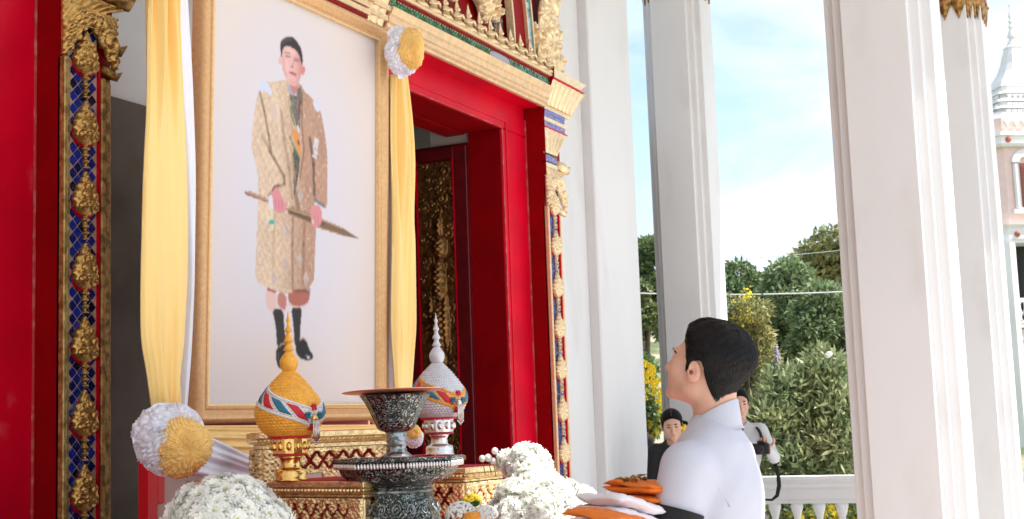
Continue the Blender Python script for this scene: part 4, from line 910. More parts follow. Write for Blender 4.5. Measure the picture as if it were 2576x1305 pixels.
# ------------------------------------------------------------------ black and silver pedestal with bowl and copper plate
c = onD(1003, 1149, 4.38); T = thing('offering_pedestal', 'large black and silver engraved octagonal pedestal tray on a flared foot', 'pedestal', c)
o8 = R(22.5+14)
MB().lathe([(.001, -.01), (.202, -.010), (.206, 0), (.213, .001), (.216, -.006), (.206, -.014), (.201, -.030), (.193, -.036)], n=8, rot=o8).build('rim', M['niello'], T)
MB().lathe([(.193, -.036), (.186, -.052), (.165, -.068), (.122, -.084), (.108, -.092), (.104, -.100)], n=8, rot=o8).build('tray_body', M['niello'], T)
MB().lathe([(.104, -.100), (.113, -.104), (.113, -.110), (.106, -.113)], n=8, rot=o8).build('collar', M['silverplain'], T)
MB().lathe([(.106, -.113), (.118, -.150), (.136, -.205), (.152, -.235), (.158, -.25), (.16, -.30), (.17, -.315), (.17, -(c[2]-1.0))], n=8, rot=o8).build('foot', M['niello'], T)
MB().lathe([(.001, -.0045), (.200, -.0045), (.200, -.0035), (.001, -.0035)], n=8, rot=o8).build('red_mat', M['redcloth'], T)
bd = MB()
for k in range(8):
    a0, a1 = o8+k*math.pi/4, o8+(k+1)*math.pi/4
    for t in np.linspace(.04, .96, 15):
        x, y = .2095*((1-t)*math.cos(a0)+t*math.cos(a1)), .2095*((1-t)*math.sin(a0)+t*math.sin(a1)); nn = np.array([math.cos((a0+a1)/2), math.sin((a0+a1)/2)]); bd.sph((x*.985+nn[0]*.003, y*.985+nn[1]*.003, -.022), (.0055, .0055, .010), 6, 4)
tag(bd.build('bead_row', M['silver'], T, smooth=True), kind='stuff')
# spiral scrolls standing on each tray facet and foot facet
sc_ = MB()
for k in range(8):
    am = o8+(k+.5)*math.pi/4; er = np.array([math.cos(am), math.sin(am), 0]); et = np.array([-math.sin(am), math.cos(am), 0]); ez = np.array([0, 0, 1.])
    for s in (-1, 1):
        P = [er*(.158-.0*q)+et*s*(.032+.020*(1-q/14)*math.cos(q*.85))+ez*(-.061+.018*(1-q/14)*math.sin(q*.85))+er*(.012*(1-q/14)*math.sin(q*.85)) for q in range(14)]
        sc_.tube(P, [.0022]*14, 5)
        P = [er*(.1235+.0*q)+et*s*(.024+.016*(1-q/14)*math.cos(q*.85))+ez*(-.162+.020*(1-q/14)*math.sin(q*.85))-er*(.0075*(1-q/14)*math.sin(q*.85)) for q in range(14)]
        sc_.tube(P, [.0023]*14, 5)
tag(sc_.build('scroll_relief', M['silverplain'], T, smooth=True), kind='stuff')
T2 = thing('offering_bowl', 'black and silver faceted bowl on a ringed stem standing on the octagonal pedestal', 'bowl', (c[0]-.010, c[1]+.002, c[2]-.002))
MB().lathe([(.001, 0), (.052, 0), (.050, .008), (.038, .018), (.032, .024), (.035, .028), (.030, .032), (.034, .040), (.034, .044), (.029, .047), (.033, .056), (.033, .060), (.029, .063), (.034, .072), (.030, .076), (.036, .084)], n=24).build('stem', M['silverplain'], T2, smooth=True)
MB().lathe([(.036, .084), (.055, .092), (.062, .100), (.070, .118), (.088, .160), (.103, .186), (.113, .200), (.116, .203), (.113, .205), (.10, .198), (.06, .13), (.001, .12)], n=10, rot=.2).build('bowl_body', M['niello'], T2)
T3 = thing('copper_plate', 'thin copper plate lying tilted across the black bowl', 'plate', onD(991, 987, 4.38)+np.array([0, 0, .0]), rot=(R(-1.5), R(.8), 0))
zt = c[2]-.002+.2055; T3.location = (c[0]-.012, c[1]+.005, zt+.004)
MB().lathe([(.001, 0), (.12, 0), (.165, .0045), (.170, .0065), (.169, .0075), (.12, .003), (.001, .003)], n=40).build('plate', M['copper'], T3, smooth=True)

# ------------------------------------------------------------------ finials of beaded thread on footed bowls
def finial(c, s, mat_body, mat_band, mat_foot, label):
    T = thing('thread_finial', label, 'finial', c, 'beaded thread finials on footed bowls'); T.scale = (s, s, s)
    cd = math.atan2(-c[1], -c[0])
    MB().lathe([(.001, 0), (.057, 0), (.058, .006), (.054, .009), (.055, .026), (.052, .036), (.038, .041), (.034, .046), (.032, .066), (.036, .074), (.044, .084)], n=32).build('foot', M[mat_foot], T, smooth=True)
    MB().lathe([(.044, .083), (.052, .086), (.058, .091), (.060, .110), (.059, .138), (.063, .143)], n=12, rot=.3).build('bowl', M[mat_foot], T)
    em = MB()
    for k in range(12):
        a0 = .3+(k+.5)*math.pi/6
        em.sph((.0585*math.cos(a0), .0585*math.sin(a0), .115), (.010, .010, .015), 8, 5)
    em.build('embossed_boss', M[mat_foot], T, smooth=True)
    MB().lathe([(.053, .083), (.058, .083), (.060, .088), (.053, .089)], n=32).build('red_ring', M['phred'], T, smooth=True)
    MB().lathe([(.06, .141), (.071, .141), (.073, .148), (.066, .151), (.001, .151)], n=32).build('red_ring', M['phred'], T, smooth=True)
    pr = np.array([(.068, .148), (.087, .162), (.101, .180), (.111, .203), (.1145, .222), (.112, .243), (.103, .263), (.089, .285), (.072, .308), (.054, .330), (.036, .350), (.020, .366)])
    tt = np.linspace(0, 1, 121); tp = np.linspace(0, 1, len(pr)); n = 288; rings = []
    prf = np.stack([np.interp(tt, tp, pr[:, 0]), np.interp(tt, tp, pr[:, 1])], 1)
    for i, (r_, z_) in enumerate(prf):
        a_ = np.arange(n)*2*math.pi/n; bead = .0042*np.abs(np.sin(a_*24+(i//5)*math.pi/2))**.7*abs(math.sin(math.pi*(i % 5)/5))**.7*min(1, r_/.05); rr_ = r_+bead
        rings.append(np.stack([rr_*np.cos(a_), rr_*np.sin(a_), np.full(n, z_)], 1))
    MB().loft(rings).build('beaded_body', M[mat_body], T, smooth=True)
    MB().lathe([(.016, .360), (.026, .372), (.031, .388), (.030, .402), (.022, .416), (.013, .428), (.012, .432), (.019, .434), (.015, .442), (.010, .452), (.009, .460), (.015, .462), (.016, .468), (.009, .480), (.006, .494), (.011, .497), (.012, .503), (.006, .515), (.004, .528), (.007, .531), (.0075, .535), (.003, .548), (.001, .566)], n=20).build('spire', M[mat_body], T, smooth=True)
    def surf(th, z, off): r_ = np.interp(z, pr[:, 1], pr[:, 0]); return np.array([(r_+off)*math.cos(th), (r_+off)*math.sin(th), z])
    low = cd+R(42)
    def zc(th): 
        d = abs((th-low+math.pi) % (2*math.pi)-math.pi); return .205+.040*d
    def patch(th0, th1, w0, w1, off, name, mt, skew=0, n=14, m_=6, border=0):
        A = np.zeros((n, m_, 3)); B = np.zeros_like(A)
        for i, th in enumerate(np.linspace(th0, th1, n)):
            for j, u in enumerate(np.linspace(w0, w1, m_)):
                t2 = th+skew*(u)*14; z_ = min(max(zc(t2)+u, .15), .362); A[i, j] = surf(t2, z_, off); B[i, j] = surf(t2, z_, -.002)
        v, f = solid(A, B); MB().add(v, f).build(name, M[mt], T, smooth=True)
    patch(low, low+2*math.pi, -.027, .027, .0035, 'beaded_band', mat_band, n=90)
    patch(low, low+2*math.pi, .024, .031, .0055, 'band_edge', mat_band, n=90, m_=3); patch(low, low+2*math.pi, -.031, -.024, .0055, 'band_edge', mat_band, n=90, m_=3)
    cols = ['phred', 'phteal']; k = 0
    for th in np.arange(-2.56, 2.7, .52):
        if abs(th) < .35: continue
        patch(low+th-.17, low+th+.17, -.017, .019, .0065, 'diamond_patch', cols[k % 2], skew=-.7*(1 if th < 0 else -1), n=6, m_=5); k += 1
    for dth, dz, mt in ((-.22, 0, 'phteal'), (.22, 0, 'phteal'), (0, .036, 'phred'), (0, -.03, 'phred')):
        for q in range(4):
            e = surf(low+dth+.055*math.cos(q*math.pi/2+.78), zc(low+dth)+dz+.007*math.sin(q*math.pi/2+.78), .008); MB().sph(e, (.0062, .0062, .0062), 7, 5).build('petal_bead', M[mt], T, smooth=True)
    p = surf(low, .205, .009); MB().sph(p, (.011, .011, .011), 12, 8).build('brooch', M['brass' if mat_foot == 'brass' else 'silver'], T, smooth=True)
    ts = MB(); nd_ = np.array([math.cos(low), math.sin(low), 0]); td = np.array([-math.sin(low), math.cos(low), 0])
    for q in range(-2, 3):
        P = [p+td*q*.005+nd_*.004, p+td*q*.0065+nd_*.010-np.array([0, 0, .035]), p+td*q*.007+nd_*.006-np.array([0, 0, .085-.006*abs(q)])]; ts.tube(P, [.0018, .0022, .0028], 6); ts.sph(P[-1], .0042, 6, 4)
    ts.build('tassel', M['silver'], T, smooth=True)
    return T
ta = onD(731, 1203, 4.52); ta[2] = onD(914, 1208, 4.28)[2]+.0005
fp = onD(731, 1203, 4.50); finial((fp[0], fp[1], ta[2]), 1.0, 'phgold', 'phwhite', 'brass', 'orange gold beaded finial with white red and teal band on a brass footed bowl')
fs_ = onD(1106, 1135, 5.10); finial((fs_[0], fs_[1], onD(1160, 1143, 5.0)[2]+.0005), .95, 'phsilver', 'phorange', 'silver', 'silver white beaded finial with orange band on a silver footed bowl behind the black bowl')

# ------------------------------------------------------------------ flowers
def mum_mb(seed, rad=.021):
    r = np.random.default_rng(seed); m_ = MB()
    for ring, (n, el, L_) in enumerate(((14, .10, 1.0), (13, .42, .95), (11, .75, .82), (8, 1.08, .6))):
        for k in range(n):
            a = (k+.5*ring)*2*math.pi/n+r.normal(0, .08); e = el+r.normal(0, .1); l = rad*L_*(.9+.2*r.random()); w = rad*.19
            d = np.array([math.cos(a)*math.cos(e), math.sin(a)*math.cos(e), math.sin(e)]); t = np.array([-math.sin(a), math.cos(a), 0]); u = np.cross(d, t)*-1
            b = d*rad*.12
            V = [b-t*w*.4, b+t*w*.4, b+d*l*.6+t*w-u*l*.02, b+d*l*.6-t*w-u*l*.02, b+d*l+t*w*.45+u*l*.10, b+d*l-t*w*.45+u*l*.10]
            m_.add(V, [(0, 1, 2, 3), (3, 2, 4, 5)])
    m_.cur = 1; m_.sph((0, 0, rad*.22), rad*.20, 6, 4); m_.cur = 0
    return m_
mums = [mum_mb(k).build('daisy', [M['flower'], M['flowerc']]) for k in range(3)]
leafm = MB(); leafm.add([(0, 0, 0), (.012, .03, .004), (.010, .06, .006), (0, .085, 0), (-.010, .06, .006), (-.012, .03, .004), (0, .03, -.001), (0, .06, 0)], [(0, 1, 6), (0, 6, 5), (1, 2, 7, 6), (6, 7, 4, 5), (2, 3, 7), (7, 3, 4)])
leaf0 = leafm.build('leaf', M['leaf'])
used = set()
def place(src, name, T, p, d, sc=1):
    e = Vector(d).to_track_quat('Z', 'Y'); e = (e.to_matrix() @ Matrix.Rotation(random.uniform(0, 6.3), 3, 'Z')).to_euler()
    if src.name not in used and src.parent is None:
        used.add(src.name); o = src; o.parent = T; o.location = [float(v) for v in p]; o.rotation_euler = e; o.scale = (sc,)*3
    else: o = inst(src, name, T, p, e, sc)
    return o
def bouquet(label, lobes, n, scale, seed, leaves=30):
    r = np.random.default_rng(seed); c0 = np.array(lobes[0][0]); T = thing('flower_bouquet', label, 'bouquet', c0, 'white flower arrangements on the altar'); pts = []
    tot = sum(l[1][0]*l[1][2] for l in lobes); tries = 0
    while len(pts) < n and tries < 60000:
        tries += 1; l = lobes[r.choice(len(lobes), p=[q[1][0]*q[1][2]/tot for q in lobes])]; d = r.normal(size=3); d /= np.linalg.norm(d)
        if d[2] < -.35: continue
        p = np.array(l[0])+d*np.array(l[1])*(1+r.uniform(-.12, .10))
        if any(sum(((p-np.array(q[0]))/np.array(q[1]))**2) < .72 for q in lobes): continue
        view = (EYE-p)/np.linalg.norm(EYE-p)
        if d @ view < -.45: continue
        if pts and min(np.linalg.norm(p-q[0]) for q in pts) < scale*.0215: continue
        pts.append((p, d))
    for p, d in pts: place(mums[r.integers(3)], 'daisy', T, p-c0, d+r.normal(0, .18, 3), scale*r.uniform(.85, 1.2))
    core = MB()
    for q in lobes: core.sph(np.array(q[0])-c0, np.array(q[1])*.86, 14, 9)
    tag(core.build('greenery', M['greenpale'], T, smooth=True), kind='stuff')
    for k in range(leaves):
        l = lobes[r.integers(len(lobes))]; d = r.normal(size=3); d /= np.linalg.norm(d)
        if d[2] < -.6: continue
        place(leaf0, 'leaf', T, np.array(l[0])+d*np.array(l[1])*.93-c0, d+r.normal(0, .9, 3), r.uniform(.4, .9))
    return T
pa = .00115
c1 = onD(567, 1305, 3.95)
bouquet('dome of white daisies at the bottom left beside the orange finial table', [(c1, (.168, .13, .108)), (c1+CR*.10-CU*.03, (.085, .09, .08)), (c1-CR*.10-CU*.04, (.08, .09, .07))], 165, 1.18, 21, 16)
L_ = []
for (x, y, r_, D) in ((1325, 1180, 56, 4.75), (1285, 1165, 26, 4.85), (1350, 1240, 62, 4.65), (1300, 1252, 45, 4.6), (1418, 1265, 52, 4.6), (1462, 1262, 32, 4.6), (1380, 1300, 80, 4.5), (1260, 1290, 30, 4.6), (1310, 1310, 60, 4.5)):
    q = r_*D/3400; L_.append((onD(x, y, D), (q, q, q)))
Tb = bouquet('loose heap of white daisies in front of the red door frame', L_, 240, 1.08, 22, 60)
c0 = np.array(L_[0][0])
big = onD(1392, 1194, 4.62)-c0; o = inst(leaf0, 'leaf', Tb, big-CR*.03, (0, 0, 0), 1.0)
o.rotation_euler = Vector(CU*.35+FW*.1+CR*0).to_track_quat('Y', 'Z').to_euler(); o.rotation_euler = (Matrix((tuple(-FW*.2+CU*.9), tuple(CR*.9+CU*.35), tuple(-FW))).transposed()).to_euler()
bm_ = MB(); st = MB()
for (x, y, q) in ((1245, 1133, 9), (1228, 1150, 10), (1240, 1158, 9), (1213, 1152, 9), (1255, 1146, 8), (1328, 1120, 8)):
    p = onD(x, y, 4.8)-c0; MB().sph(p, q*.00141, 8, 6).build('flower_bud', M['flower'], Tb, smooth=True); e_ = onD(x+8, y+40, 4.8)-c0; st.tube([p, (p+e_)/2, e_], .0015, 5)
st.build('bud_stem', M['leaf'], Tb)
# jasmine garland on a small bowl with a yellow flower
c1 = onD(1160, 1292, 4.15); T = thing('jasmine_garland', 'small heap of strung jasmine buds with a yellow flower on top, front of the altar', 'garland', c1)
r = np.random.default_rng(9)
jb = MB()
for (x, y, q) in ((1160, 1295, 38), (1222, 1296, 28)):
    cc = onD(x, y, 4.15)-c1
    for k in range(240):
        d = r.normal(size=3); d /= np.linalg.norm(d)
        if d[2] < -.2: d[2] *= -1
        p = cc+d*q*.00122*np.array([1, 1, .85]); jb.sph(p, .0052, 6, 4)
tag(jb.build('jasmine_buds', M['flower'], T, smooth=True), kind='stuff')
yf = MB(); cc = onD(1187, 1258, 4.2)-c1
for k in range(60):
    d = r.normal(size=3); d /= np.linalg.norm(d); d[2] = abs(d[2]); yf.sph(cc+d*.024*np.array([1, 1, .7]), (.009, .009, .005), 6, 4)
yf.build('yellow_flower', M['yflower'], T, smooth=True)
gf = MB(); cc = onD(1188, 1275, 4.2)-c1
for k in range(70):
    d = r.normal(size=3); d /= np.linalg.norm(d); gf.tube([cc, cc+d*.022, cc+d*.032*np.array([1, 1, .8])], [.002, .004, .001], 5)
gf.build('green_calyx', M['leaf'], T, smooth=True)
cc = onD(1186, 1297, 4.12)-c1; MB().lathe([(.02, -.03), (.026, -.02), (.028, .0), (.024, .012), (.01, .014)], (cc[0], cc[1], cc[2]), 16).build('salmon_ribbon', M['phorange'], T, smooth=True)
cc = onD(1160, 1325, 4.15)-c1; MB().lathe([(.03, -.15), (.04, -.14), (.02, -.1), (.05, -.02), (.078, .012), (.075, .014), (.001, .0)], (cc[0], cc[1], cc[2]), 24).build('brass_bowl', M['brass'], T, smooth=True)
# ------------------------------------------------------------------ sculpting: smooth-blended volumes turned into one continuous skin
F32 = np.float32
class Sculpt:
    def __init__(s, xs, ys, zs):
        s.xs, s.ys, s.zs = [np.asarray(a, F32) for a in (xs, ys, zs)]; s.X = s.xs[:, None, None]; s.Y = s.ys[None, :, None]; s.Z = s.zs[None, None, :]
        s.D = np.full((len(xs), len(ys), len(zs)), 9, F32); s.Rm = np.eye(3); s.o = np.zeros(3)
    def frame(s, o, Rm): s.o = np.array(o, float); s.Rm = np.array(Rm, float)
    def w(s, p): return s.Rm @ np.array(p, float)+s.o
    def _apply(s, fn, c, rad, k, mode):
        # evaluate only inside a box round the volume
        m_ = rad+k*2+.03; sl = []
        for ax, cc in zip((s.xs, s.ys, s.zs), c):
            i0, i1 = np.searchsorted(ax, [cc-m_, cc+m_]); sl.append(slice(max(i0-1, 0), i1+1))
        X, Y, Z = s.X[sl[0]], s.Y[:, sl[1]], s.Z[:, :, sl[2]]; d = fn(X, Y, Z).astype(F32); A = s.D[sl[0], sl[1], sl[2]]
        if d.size == 0: return
        if mode == 'add': h = np.maximum(k-np.abs(A-d), 0)/k; s.D[sl[0], sl[1], sl[2]] = np.minimum(A, d)-h*h*k*.25
        else: h = np.maximum(k-np.abs(A+d), 0)/k; s.D[sl[0], sl[1], sl[2]] = np.maximum(A, -d)+h*h*k*.25
    def ell(s, c, r, k=.02, mode='add', rot=None):
        cw = s.w(c); Rm = s.Rm if rot is None else s.Rm @ np.array(rot); r = np.array(r, float)
        def fn(X, Y, Z):
            x, y, z = X-cw[0], Y-cw[1], Z-cw[2]; a = (Rm[0, 0]*x+Rm[1, 0]*y+Rm[2, 0]*z)/r[0]; b = (Rm[0, 1]*x+Rm[1, 1]*y+Rm[2, 1]*z)/r[1]; c_ = (Rm[0, 2]*x+Rm[1, 2]*y+Rm[2, 2]*z)/r[2]
            q = np.sqrt(a*a+b*b+c_*c_); g = np.sqrt((a/r[0])**2+(b/r[1])**2+(c_/r[2])**2); return q*(q-1)/np.maximum(g, 1e-6)
        s._apply(fn, cw, r.max(), k, mode)
    def cap(s, a, b, ra, rb=None, k=.02, mode='add'):
        rb = ra if rb is None else rb; A, B = s.w(a), s.w(b); d = B-A; L2 = d@d+1e-9
        def fn(X, Y, Z):
            t = np.clip(((X-A[0])*d[0]+(Y-A[1])*d[1]+(Z-A[2])*d[2])/L2, 0, 1)
            return np.sqrt((X-A[0]-t*d[0])**2+(Y-A[1]-t*d[1])**2+(Z-A[2]-t*d[2])**2)-(ra+(rb-ra)*t)
        s._apply(fn, (A+B)/2, np.linalg.norm(d)/2+max(ra, rb), k, mode)
    def mesh(s):
        D = s.D; sg = D < 0; nx_, ny_, nz_ = D.shape
        cnt = np.zeros((nx_-1, ny_-1, nz_-1), np.int8)
        for a in (0, 1):
            for b in (0, 1):
                for c in (0, 1): cnt += sg[a:nx_-1+a, b:ny_-1+b, c:nz_-1+c]
        act = (cnt > 0) & (cnt < 8); I = np.argwhere(act); idx = -np.ones(act.shape, np.int32); idx[act] = np.arange(len(I))
        P = np.zeros((len(I), 3)); N = np.zeros(len(I)); i, j, k = I.T; ax = [s.xs, s.ys, s.zs]
        cor = [(a, b, c) for a in (0, 1) for b in (0, 1) for c in (0, 1)]
        for u in cor:
            for e in range(3):
                if u[e] == 1: continue
                v = list(u); v[e] = 1; d0 = D[i+u[0], j+u[1], k+u[2]]; d1 = D[i+v[0], j+v[1], k+v[2]]; cr = (d0 < 0) != (d1 < 0); t = np.where(cr, d0/np.where(d0 == d1, 1, d0-d1), 0)
                p = [ax[q][np.array([i, j, k][q])+u[q]].astype(float) for q in range(3)]; p[e] = p[e]+t*(ax[e][np.array([i, j, k][e])+1]-ax[e][np.array([i, j, k][e])])
                P += np.stack(p, 1)*cr[:, None]; N += cr
        P /= np.maximum(N, 1)[:, None]; F_ = []
        for e in range(3):
            o1, o2 = [(1, 2), (2, 0), (0, 1)][e]; sh = [slice(None)]*3; s0 = list(sh); s1 = list(sh); s0[e] = slice(0, -1); s1[e] = slice(1, None)
            a_, b_ = sg[tuple(s0)], sg[tuple(s1)]; E = np.argwhere(a_ != b_); ok = (E[:, o1] > 0) & (E[:, o2] > 0) & (E[:, o1] < D.shape[o1]-1) & (E[:, o2] < D.shape[o2]-1); E = E[ok]
            def cell(da, db): q = E.copy(); q[:, o1] -= da; q[:, o2] -= db; return idx[q[:, 0], q[:, 1], q[:, 2]]
            q = np.stack([cell(1, 1), cell(0, 1), cell(0, 0), cell(1, 0)], 1); fl = a_[tuple(E.T)]; q[~fl] = q[~fl][:, ::-1]; F_.append(q)
        Fq = np.concatenate(F_); Fq = Fq[(Fq >= 0).all(1)]; return P, Fq
def np_mesh(name, P, Fq, mt, parent, mats=None, mi=None):
    me = bpy.data.meshes.new(name); me.vertices.add(len(P)); me.vertices.foreach_set('co', np.asarray(P, np.float32).ravel()); me.loops.add(Fq.size); me.loops.foreach_set('vertex_index', Fq.astype(np.int32).ravel())
    me.polygons.add(len(Fq)); me.polygons.foreach_set('loop_start', np.arange(0, Fq.size, Fq.shape[1], dtype=np.int32)); me.polygons.foreach_set('loop_total', np.full(len(Fq), Fq.shape[1], np.int32)); me.update(calc_edges=True)
    for q in (mats or [mt]): me.materials.append(q)
    me.polygons.foreach_set('use_smooth', [True]*len(Fq))
    if mi is not None: me.polygons.foreach_set('material_index', mi.astype(np.int32))
    me.validate(); me.update(); o = bpy.data.objects.new(name, me); COL.objects.link(o); o.parent = parent; return o
def rotm(rx=0, ry=0, rz=0): return np.array((Matrix.Rotation(rz, 3, 'Z') @ Matrix.Rotation(rx, 3, 'X') @ Matrix.Rotation(ry, 3, 'Y')))
def grade(segs):
    out = []
    for a, b, st in segs: out += list(np.arange(a, b-st*.4, st))
    return out+[segs[-1][1]]
def head_sdf(S_, detail=True, female=False):
    j = .94 if female else 1.0
    S_.ell((0, -.018, .045), (.077, .097, .084), .01)
    S_.ell((0, .030, -.005), (.066, .068, .086), .03)
    S_.ell((0, .048, -.066), (.050*j, .046, .040), .03)
    S_.ell((0, .082, -.094), (.022*j, .018, .017), .022)
    for x in (-1, 1):
        S_.ell((x*.051*j, .004, -.058), (.020, .026, .026), .03); S_.ell((x*.043, .062, -.022), (.024, .026, .028), .025)
    if detail:
        S_.cap((-.034, .086, .030), (.034, .086, .030), .011, None, .02)
        for x in (-1, 1): S_.ell((x*.033, .104, .012), (.015, .013, .010), .014, 'sub'); S_.ell((x*.032, .084, .011), (.0135, .012, .0125), .006)
        S_.cap((0, .094, .020), (0, .1155, -.026), .0065, .0085, .014)
        S_.ell((0, .1145, -.029), (.0095, .010, .009), .008)
        for x in (-1, 1): S_.ell((x*.012, .102, -.032), (.008, .010, .007), .007)
        S_.ell((0, .087, -.052), (.024, .014, .010), .012); S_.cap((-.016, .0925, -.054), (.016, .0925, -.054), .0062, None, .006); S_.cap((-.014, .0915, -.065), (.014, .0915, -.065), .0068, None, .006)
        S_.cap((-.022, .103, -.0595), (.022, .103, -.0595), .003, None, .004, 'sub'); S_.ell((0, .098, -.078), (.020, .008, .006), .010, 'sub')
    for x in (-1, 1):
        rt = rotm(R(-14), 0, R(-x*24))
        S_.ell((x*.083, -.006, -.004), (.0085, .019, .032), .005, 'add', rt); S_.ell((x*.080, .0, -.026), (.008, .011, .012), .006, 'add', rt)
        S_.ell((x*.0925, -.003, .001), (.0062, .0115, .021), .004, 'sub', rt)
        S_.cap((x*.0885, -.010, .016), (x*.0875, .004, .008), .0025, .003, .004); S_.ell((x*.083, .012, -.010), (.0045, .006, .008), .004)
        S_.ell((x*.086, .003, -.009), (.012, .0055, .007), .003, 'sub')
def hand_sdf(S_, sx=1, curl=.6):
    # palm in local frame: wrist at origin, fingers along +y, palm facing -z, thumb to +x*sx
    S_.cap((0, -.04, 0), (0, 0, 0), .026, .024, .02); S_.ell((0, .045, 0), (.040, .052, .016), .02)
    for i, (x, L_, r_) in enumerate(((.029, .070, .0088), (.010, .079, .0092), (-.010, .073, .0088), (-.028, .057, .0078))):
        p = np.array([x*sx, .085, 0]); a = .25; 
        for q in range(3):
            l = L_*(.45, .32, .23)[q]; d = np.array([x*sx*.25*(1-q*.4)/.03*.12, math.cos(a), -math.sin(a)]); n_ = p+d*l; S_.cap(p, n_, r_*(1-.1*q), r_*(.9-.1*q), .005); p = n_; a += curl
    p = np.array([.034*sx, .02, -.005])
    for l, d in ((.035, (.75*sx, .55, -.25)), (.030, (.45*sx, .75, -.45)), (.024, (.1*sx, .85, -.5))):
        d = np.array(d); d /= np.linalg.norm(d); n_ = p+d*l; S_.cap(p, n_, .0115, .0098, .008); p = n_
def hair_poly(Pyz, Y, Z):
    # signed distance of the side-view hair outline, by crossings and edge distance
    d = np.full(np.broadcast(Y, Z).shape, 9.0, F32); ins = np.zeros(d.shape, bool); n = len(Pyz)
    for i in range(n):
        (a, b), (c, e) = Pyz[i], Pyz[(i+1) % n]; dy, dz = c-a, e-b; t = np.clip(((Y-a)*dy+(Z-b)*dz)/(dy*dy+dz*dz+1e-9), 0, 1); d = np.minimum(d, np.hypot(Y-a-t*dy, Z-b-t*dz))
        if b != e: ins ^= ((Z < b) != (Z < e)) & (Y < (c-a)*(Z-b)/(e-b)+a)
    return np.where(ins, -d, d)

# ------------------------------------------------------------------ the man in the white uniform, seen from behind his left shoulder
ME = np.array([3.742, 1.205, 0.0]); HZ = 1.61
T = thing('person', 'man in white high-collared uniform with black armband, seen from behind, looking up at the portrait', 'person', ME)
HP = R(20); HYAW = R(-7)
Hrot = rotm(HP, 0, HYAW); Ho = np.array([0, 0, HZ])
S_ = Sculpt(np.arange(-.33, .3301, .0042), np.arange(-.20, .52, .0042), grade(((.92, 1.42, .009), (1.42, 1.80, .0038))))
S_.frame(Ho, Hrot); head_sdf(S_)
S_.frame((0, 0, 0), np.eye(3))
S_.cap((0, -.012, HZ-.045), (0, -.018, 1.415), .055, .056, .035)
S_.cap((0, -.040, HZ-.02), (0, -.030, 1.42), .045, .050, .03)
S_.ell((0, -.005, 1.17), (.135, .085, .19), .04); S_.cap((-.12, -.01, 1.345), (.12, -.01, 1.345), .036, None, .05); S_.ell((0, 0, 1.0), (.13, .09, .12), .05)
sh = {-1: (-.188, .010, 1.338), 1: (.160, -.008, 1.355)}; el = {-1: (-.245, .065, 1.085), 1: (.200, .085, 1.09)}; wr = {-1: (-.085, .315, 1.125), 1: (.125, .315, 1.12)}
for s_ in (-1, 1): S_.cap(np.array(sh[s_])*.93, el[s_], .038, .034, .03); S_.cap(el[s_], wr[s_], .036, .024, .02)
for s_ in (-1, 1):
    fwd = np.array([.25*-s_, 1, .0]); fwd /= np.linalg.norm(fwd); upv = np.array([0, 0, -1.0]); xa_ = np.cross(fwd, upv); S_.frame(wr[s_], np.stack([xa_, fwd, upv], 1)); hand_sdf(S_, 1 if s_ < 0 else -1, .25)
P, Fq = S_.mesh(); np_mesh('body', P, Fq, M['skin'], T)
# hair: swept back, shorter and closer at the sides
S2 = Sculpt(np.arange(-.112, .1121, .0027), np.arange(-.150, .125, .0027), np.arange(-.135, .165, .0027))
S2.ell((0, -.018, .045), (.077, .097, .084), .01); S2.ell((0, .030, -.005), (.066, .068, .086), .03)
S2.cap((0, -.036, -.02), (0, -.048, -.14), .055, None, .035)
X, Y, Z = S2.X, S2.Y, S2.Z
th = .005+.016*np.clip((Z+.01)/.07, 0, 1)+.004*np.clip((-Y-.02)/.06, 0, 1)*np.clip((Z+.05)/.05, 0, 1)+.006*np.clip((Y)/.05, 0, 1)*np.clip((Z-.06)/.03, 0, 1)
strand = (.0013*np.sin(X*230+5*np.sin(Y*17+Z*21))*np.sin(Z*60+X*90+Y*30)+.0010*np.sin(Z*260+Y*180+4*np.sin(X*40)))*np.clip((Z+.04)/.05, 0, 1)
outline = [(.064, .098), (.050, .074), (.038, .052), (.033, .026), (.028, .018), (.027, -.012), (.016, -.014), (.012, .012), (-.002, .032), (-.018, .034), (-.030, .018), (-.034, -.002), (-.048, -.032), (-.068, -.060), (-.084, -.090), (-.110, -.106), (-.125, -.085), (-.17, -.03), (-.17, .2), (.12, .2), (.098, .130)]
pd = hair_poly(outline, Y*np.ones_like(X), Z*np.ones_like(X)) if False else hair_poly(outline, Y, Z)
A = S2.D-(th+strand); B = pd.astype(F32)+0*X; kk_ = .012; h_ = np.maximum(kk_-np.abs(A-B), 0)/kk_; S2.D = (np.maximum(A, B)+h_*h_*kk_*.25).astype(F32)
S2.D = np.maximum(S2.D, -(S2.D*0+A+th+strand+.006))
P, Fq = S2.mesh(); P = P @ Hrot.T+Ho; np_mesh('hair', P, Fq, M['hair'], T)
tuft = MB()
rt_ = np.random.default_rng(31)
for k in range(0):
    a = rt_.uniform(-1.25, 1.25); y_ = rt_.uniform(-.085, .075); d = np.array([math.sin(a)*.96, 0, math.cos(a)]); base = np.array([0, y_, .045])+np.array([d[0]*.094, 0, d[2]*(.098 if y_ < .05 else .085)])*math.sqrt(max(0, 1-((y_+.018)/.125)**2)); tip = base+np.array([d[0]*.004+rt_.normal(0, .003), -.018-rt_.random()*.016, d[2]*.006+rt_.normal(0, .002)])
    tuft.tube([Hrot @ base+Ho, Hrot @ ((base+tip)/2+d*.004)+Ho, Hrot @ tip+Ho], [.0014, .0011, .0003], 4)
